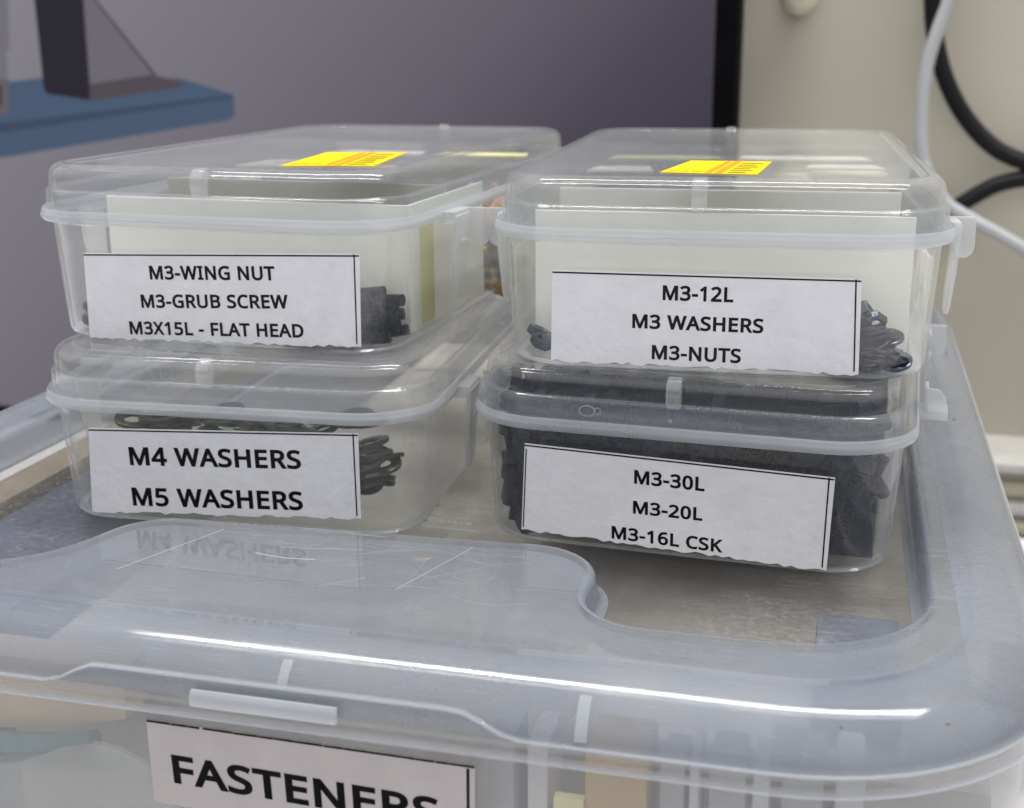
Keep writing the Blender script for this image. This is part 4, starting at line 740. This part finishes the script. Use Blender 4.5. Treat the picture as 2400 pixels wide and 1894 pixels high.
Z2 = ZL*MM
ORI = {'wing': (( -.02558, .04378, Z2), -.050466), 'nuts': ((.08662, .04432, Z2), .049117),
       'wash': ((-.02651, .03310, 0.0002), .053218), 'long': ((.08814, .04001, 0.0002), -.048892)}
bx_wash = small_box(*ORI['wash'], 'clear lidded box marked M4 WASHERS and M5 WASHERS, lower of the left stack',
    [(-33.7, 24.1), (34.2, 26.5), (33.7, 5.2), (-35.6, 2.3)], [('M4 WASHERS', -23.9, 15.3, 19.9, 17.0, 5.56), ('M5 WASHERS', -24.4, 4.7, 19.6, 6.5, 5.67)], -2, False, (), None)
bx_long = small_box(*ORI['long'], 'clear lidded box marked M3-30L and M3-20L, full of long black screws',
    [(-34.6, 24.8), (34.3, 23.2), (33.7, 1.3), (-35.8, 3.3)], [('M3-30L', -9.2, 17.6, 6.6, 17.3, 3.91), ('M3-20L', -9.4, 10.3, 6.3, 10.2, 3.75), ('M3-16L CSK', -14.3, 3.6, 10.8, 3.0, 3.75)], -.5, True, ((1, -45),), None)
bx_wing = small_box(*ORI['wing'], 'clear lidded box marked M3-WING NUT, upper of the left stack, in front of the monitor',
    [(-32.2, 21.6), (41.0, 24.5), (40.0, 2.6), (-33.5, .2)], [('M3-WING NUT', -14.3, 16.0, 19.2, 17.4, 4.01), ('M3-GRUB SCREW', -17.6, 8.8, 22.0, 10.8, 3.96), ('M3X15L - FLAT HEAD', -21.7, 1.9, 25.7, 4.0, 3.91)], 2, False, (),
    [(8.3, -26.8), (29.6, -22.0), (36.0, -59.1), (13.7, -64.4)])
bx_nuts = small_box(*ORI['nuts'], 'clear lidded box marked M3 WASHERS and M3-NUTS, upper of the right stack',
    [(-34.8, 22.3), (30.7, 22.3), (31.4, 1.5), (-35.3, 1.8)], [('M3-12L', -10.7, 16.5, 4.4, 16.5, 3.91), ('M3 WASHERS', -17.2, 10.0, 11.1, 9.9, 3.80), ('M3-NUTS', -12.8, 3.1, 6.6, 3.0, 3.85)], -3.4, False, ((1, 42),),
    [(-8.6, -34.0), (10.9, -34.0), (8.0, -65.4), (-13.6, -63.1)])

lid_long = [c for c in bx_long.children if c.name.startswith('lid')][0]
for cx_, cz_, rx_, rz_ in ((-19.8, 34.0, 1.75, 1.2), (-17.4, 34.1, .75, .7), (-1.2, 33.2, .3, .3)):
    rl = []
    for q in range(24):
        a = 2*math.pi*q/24
        rl.append([((cx_+(rx_+.11*math.cos(b))*math.cos(a))*MM, (-BD/2+.9-.11*math.sin(b))*MM, (cz_+(rz_+.11*math.cos(b))*math.sin(a))*MM) for b in [2*math.pi*w/6 for w in range(6)]])
    rl.append(rl[0]); v, f = rings(rl, False, False); mesh('moulding_bubble', v, f, M['rim'], lid_long)
# ------------------------------------------------------------------ white card dividers in the upper boxes
def divider(key, label, x0, x1, yf, side_end, top, flaps):
    loc, rz = ORI[key]
    r = empty('card_divider', (loc[0], loc[1], loc[2]+.0012), rz, label, 'card divider', 'white card dividers')
    def pan(name, a, b, c, d, z0, z1, mt='card'):
        m = MB(); m.box(a*MM, b*MM, c*MM, d*MM, z0*MM, z1*MM); return m.build(name, M[mt], r, bevel=.0003)
    pan('front_panel', x0, x1, yf, yf+.7, .1, top)
    pan('side_panel', x1-.7, x1, yf+.8, side_end, .1, top if key == 'wing' else 18)
    pan('side_panel', x0, x0+.7, yf+.8, side_end, .1, top-10)
    pan('yellow_strip', x1+.02, x1+.25, yf+7, yf+16, 1, top-6, 'yellowcard')
    pan('back_panel', x0+.8, x1-.8, -30, -29.4, .1, 33.4, 'shadecard' if key == 'nuts' else 'deepshadecard')  # greyed to paint the shade seen above the front panel
    for nm, mt, a, b, c, d in flaps:
        m = MB(); m.prism([(a, c), (b, c+1), (b-2.5, d), (a+1.5, d-1)], lambda p, q, t: (p*MM, q*MM, (t+33.2)*MM), 0, .5)
        m.build(nm, M[mt], r, 0)
    for y in (24, 62):
        m = MB(); m.box((x0+2)*MM, (x1-2)*MM, y*MM, (y+.8)*MM, .1*MM, 32.9*MM); m.build('clear_partition', M['box'], r, 0)
    return r
divider('wing', 'white folded card divider in the M3-WING NUT box', -40, 44, -58, -2, 31.5,
    [('white_flap', 'card', -37, -10, 4, 25), ('yellow_flap', 'yellowcard', -6, 14, 5, 15), ('yellow_flap', 'yellowcard', 8, 40, 52, 64), ('white_flap', 'card', -30, 4, 50, 63)])
divider('nuts', 'white folded card divider in the M3-NUTS box', -42.5, 42.8, -60, -2, 31.5,
    [('white_flap', 'card', -41, -22, 10, 26), ('yellow_flap', 'yellowcard', -40, -4, 50, 63), ('white_flap', 'card', 0, 40, 52, 66), ('white_flap', 'card', 20, 42, 26, 38), ('yellow_flap', 'yellowcard', 21, 41, 8, 13), ('white_flap', 'card', 20, 42, 14, 20)])

# ------------------------------------------------------------------ fasteners
def screw_mesh(L, rad=1.5, head=True):
    prof = []
    if head:
        prof += [(.0, 0), (1.3, 0), (1.35, -1.4), (1.9, -1.5), (2.6, -1.3), (2.75, -.9), (2.75, 1.5), (1.55, 1.6)]
        z = 1.6
    else:
        prof += [(.0, .7), (.75, .7), (.75, 0), (1.2, 0)]; z = .2
    while z < L:
        prof += [(rad*.80, z), (rad, z+.28)]; z += .56
    prof += [(rad*.7, L), (0.0, L)]
    seg = 12
    rl = [[(max(r, .02)*MM*math.cos(2*math.pi*s/seg), max(r, .02)*MM*math.sin(2*math.pi*s/seg), z*MM) for s in range(seg)] for r, z in prof]
    v, f = rings(rl); ob = mesh('screw', v, f, M['steel'], None, 30); me = ob.data; bpy.data.objects.remove(ob); return me
def washer_mesh(ro, ri, h, mat):
    seg = 24
    rl = [[(r*MM*math.cos(2*math.pi*s/seg), r*MM*math.sin(2*math.pi*s/seg), z*MM) for s in range(seg)] for r, z in ((ro-.15, 0), (ro, .12), (ro, h-.12), (ro-.15, h), (ri+.12, h), (ri, h-.1), (ri, .1), (ri+.12, 0))]
    v, f = rings(rl, close=True); ob = mesh('washer', v, f, M[mat], None, 40); me = ob.data; bpy.data.objects.remove(ob); return me
def nut_mesh(af, ri, h, mat, name='hex_nut'):
    seg = 24
    def hexr(s, k):
        a = (s/seg*360) % 60 - 30; return af/2/math.cos(R(a))*k
    rl = [[(hexr(s, k)*MM*math.cos(2*math.pi*s/seg), hexr(s, k)*MM*math.sin(2*math.pi*s/seg), z*MM) for s in range(seg)] for k, z in ((.93, 0), (1, .35), (1, h-.35), (.93, h))]
    rl += [[(r*MM*math.cos(2*math.pi*s/seg), r*MM*math.sin(2*math.pi*s/seg), z*MM) for s in range(seg)] for r, z in ((ri+.2, h), (ri, h-.3), (ri, .3), (ri+.2, 0))]
    v, f = rings(rl, close=True); ob = mesh(name, v, f, M[mat], None, 25); me = ob.data; bpy.data.objects.remove(ob); return me
S10, S16, S30 = screw_mesh(9), screw_mesh(16), screw_mesh(27)
GRUB = screw_mesh(7, 1.5, False)
def inside(p, x_lim=1.0):
    z = p[2]
    if z < 1.9 or z > 40: return False
    w = wi(min(z, 30)) + 1.3 + x_lim if z < 30 else 3.3 + x_lim
    hx, hy, rc = BW/2-w, BD/2-w, 14.5
    if abs(p[0]) > hx or abs(p[1]) > hy: return False
    qx, qy = abs(p[0])-(hx-rc), abs(p[1])-(hy-rc)
    return not (qx > 0 and qy > 0 and qx*qx+qy*qy > rc*rc)
def put(me, name, key, lp, rot, label, cat, group):
    loc, rz = ORI[key]
    o = bpy.data.objects.new(name, me); COL.objects.link(o)
    q = Matrix.Translation(Vector(loc)) @ Matrix.Rotation(rz, 4, 'Z') @ Matrix.Translation(Vector(lp)*MM) @ rot.to_matrix().to_4x4()
    o.matrix_world = q
    tag(o, label, cat, group); return o
from mathutils import Euler, Quaternion
def screw_at(key, me, L, p, d, label, group, rad=2.4, clash=None, gap=2.5):
    d = Vector(d).normalized(); e = Vector(p) + d*L
    if not (inside(p, rad-.6) and inside(e, .6)): return None
    if clash is not None:
        for (a, b, la) in clash:
            for t in (0, .33, .66, 1):
                c = Vector(p) + d*L*t; ab = b-a; s = max(0, min(1, (c-a).dot(ab)/ab.dot(ab)))
                if (a+ab*s-c).length < gap: return None
        clash.append((Vector(p), e, L))
    q = d.to_track_quat('Z', 'Y')
    return put(me, 'screw', key, p, q, label, 'screw', group)
# long black screws: pile behind the front, left, right and top of the full box
lbl = 'black socket head screw packed in the M3-30L box'
cl = []; cnt = 0
rnd = random.Random(3)
def try_long(n, xr, yr, zr, flat_):
    global cnt
    c0 = 0
    for _ in range(n*40):
        if c0 >= n or cnt >= 190: break
        me, L = rnd.choice(((S30, 27), (S16, 16), (S16, 16), (S10, 9)))
        p = (rnd.uniform(*xr), rnd.uniform(*yr), rnd.uniform(*zr))
        d = (rnd.uniform(-1, 1), rnd.uniform(-.45, .45), rnd.uniform(-flat_, flat_))
        if screw_at('long', me, L, p, d, lbl, 'long black screws', clash=cl): c0 += 1; cnt += 1
try_long(30, (26, 46), (-77, -64), (6, 30), 1.6)
try_long(14, (-46, -36), (-77, -66), (2, 27), 3.0)
try_long(60, (-44, 46), (-78, -69), (22, 38), .25)
# the rest of that pile as one dark mass behind the separate screws
NX, NY = 40, 56
def hp(i, j):
    x = -42 + 85*i/NX; y = -70 + 138*j/NY
    ed = min(1, 6*min(i/NX, 1-i/NX), 5*min(j/NY, 1-j/NY))
    return (x, y, 37.6*min(1, 3*max(.0, ed))**.4 + .5*math.sin(i*2.1+j)*math.cos(j*1.7) + rnd.uniform(-.5, .5)*ed)
V = []; F = []
for j in range(NY+1):
    for i in range(NX+1):
        x, y, z = hp(i, j); V.append((x*MM, y*MM, max(1.6, z)*MM))
for j in range(NY):
    for i in range(NX):
        p = j*(NX+1)+i; F.append((p, p+1, p+NX+2, p+NX+1))
b0 = len(V)
V += [(-.042, -.070, .0015), (.043, -.070, .0015), (.043, .068, .0015), (-.042, .068, .0015)]; F.append((b0+3, b0+2, b0+1, b0))
o = mesh('screw_heap', V, F, M['steel'], None, 0)
o.location = ORI['long'][0]; o.rotation_euler = (0, 0, ORI['long'][1]); tag(o, kind='stuff')

# short black screws in the wing nut box
lbl = 'short black grub screw at the bottom of the M3-WING NUT box'
cl = []; c0 = 0
for _ in range(16000):
    if c0 >= 90: break
    p = (rnd.uniform(24, 45), rnd.uniform(-77, -62), rnd.uniform(2.2, 11.5))
    if p[2] > 11.5 - max(0, p[0]-33)*.5: continue
    d = (rnd.choice((-1, 1)), rnd.uniform(-.3, .3), rnd.uniform(-.16, .16))
    me, L = rnd.choice(((S10, 9), (GRUB, 7), (GRUB, 7), (GRUB, 7), (GRUB, 7)))
    if screw_at('wing', me, L, p, d, lbl, 'black grub screws', 2.0, cl, 1.35): c0 += 1
c0 = 0
for _ in range(4000):
    if c0 >= 22: break
    p = (rnd.uniform(-42, 30), rnd.uniform(-77.5, -66), rnd.uniform(2.2, 5.5))
    d = (rnd.uniform(-1, 1), rnd.uniform(-.4, .4), rnd.uniform(-.2, .2))
    if screw_at('wing', GRUB, 7, p, d, lbl, 'black grub screws', 2.0, cl): c0 += 1
# nuts and washers in the M3-NUTS box
WN = washer_mesh(3.6, 1.7, .8, 'bluesteel'); NN = nut_mesh(5.0, 1.5, 2.2, 'bluesteel')
lw = 'small dark steel washer in the corner of the M3-NUTS box'; ln = 'small dark hex nut piled on washers in the M3-NUTS box'
for z in (2.0, 2.9, 3.8, 4.7, 5.6, 6.5, 7.4, 8.3, 9.2, 10.1):
    for (x, y) in ((29, -73.5), (34, -74), (39.5, -73.5), (31.5, -69), (37, -69), (29, -66)):
        if x > 43.5 - z*.75: continue
        put(WN, 'washer', 'nuts', (x+rnd.uniform(-1.2, 1.2), y+rnd.uniform(-.8, .8), z+rnd.uniform(-.2, .2)), Euler((rnd.uniform(-.4, .4), rnd.uniform(-.4, .4), 0)).to_quaternion(), lw, 'washer', 'dark washers in the nuts box')
for (x, y, z, a, b) in ((31, -72, 11.2, .2, .5), (34.6, -71, 10.4, 1.0, .3), (32.0, -69, 12.4, .4, .9), (29, -70, 12, .9, .2), (-39, -71, 3, .2, .3), (-36.5, -70, 3, .3, .2), (-41, -66, 4, .4, .2)):
    put(NN, 'hex_nut', 'nuts', (x, y, z), Euler((a, b, rnd.uniform(0, 3))).to_quaternion(), ln if x > 0 else 'small dark hex nut lying behind the front wall of the M3-NUTS box', 'nut', 'dark nuts in the nuts box')
for (x, y) in ((-30, -73.6), (-22, -73.6), (-12, -73.6), (-3, -73.6), (7, -73.6), (16, -73.6), (24, -73.6)):
    put(WN, 'washer', 'nuts', (x, y, 2.0), Euler((rnd.uniform(-.2, .2), rnd.uniform(-.2, .2), 0)).to_quaternion(), 'small dark steel washer under the lower edge of the M3-NUTS label', 'washer', 'dark washers under the label')
# greenish washers in the lower left box
WG = washer_mesh(5.2, 2.6, 1.0, 'greensteel'); WG2 = washer_mesh(4.5, 2.2, .9, 'greensteel')
lg = 'greenish zinc washer heaped in the M4 WASHERS box'
for z in (9, 11, 13, 15, 17, 20.5, 22.6):
    for _ in range(17 if z > 18 else 3):
        xr = (-33, 30) if z > 18 else (29, 34)
        x = rnd.uniform(*xr); y = rnd.uniform(-70, -58)
        if x > 40.5 - abs(z-14)*.8 or (z > 21 and rnd.random() < .2): continue
        t = .25 if z > 18 else .35
        put(rnd.choice((WG, WG2)), 'washer', 'wash', (x, y, z+rnd.uniform(-.6, .6)), Euler((rnd.uniform(-t, t), rnd.uniform(-t, t), 0)).to_quaternion(), lg, 'washer', 'greenish washers in the lower left box')
# brass wing nuts in the rear part of the M3-WING NUT box
hub = [(1.6, 0), (3.6, 0), (3.5, 1.2), (2.6, 4.6), (1.6, 4.6)]
vs, fs = rings([[(r*MM*math.cos(2*math.pi*q/18), r*MM*math.sin(2*math.pi*q/18), z*MM) for q in range(18)] for r, z in hub], close=True)
m = MB(); m.add(vs, fs)
for sg in (1, -1):
    m.prism([(2.4*sg, .8), (4.6*sg, 2.6), (7.6*sg, 5.4), (8.3*sg, 7.8), (7.2*sg, 9.0), (5.4*sg, 8.2), (2.3*sg, 4.2)], lambda a, b, t: (a*MM, t*MM, b*MM), -.75, .75)
ob = m.build('wing_nut', M['brass'], bevel=.0003); WN1 = ob.data; bpy.data.objects.remove(ob)
WN2 = WN1.copy(); WN2.materials.clear(); WN2.materials.append(M['copper'])
for z in (2.0, 6, 10, 14, 17.5):
    for x in (30, 39.5):
        for y in (6, 14.5, 23, 31.5):
            cop = z > 17
            put(WN2 if cop else WN1, 'wing_nut', 'wing', (x+rnd.uniform(-1.5, .8), y+rnd.uniform(-2, 2), z+rnd.uniform(-.6, .6)),
                Euler((rnd.uniform(-1.2, 1.2), rnd.uniform(-1.2, 1.2), rnd.uniform(0, 3))).to_quaternion(),
                'pinkish copper wing nut on top of the brass ones in the left upper box' if cop else 'brass wing nut heaped behind the white card in the M3-WING NUT box', 'wing nut', 'copper wing nuts' if cop else 'brass wing nuts')
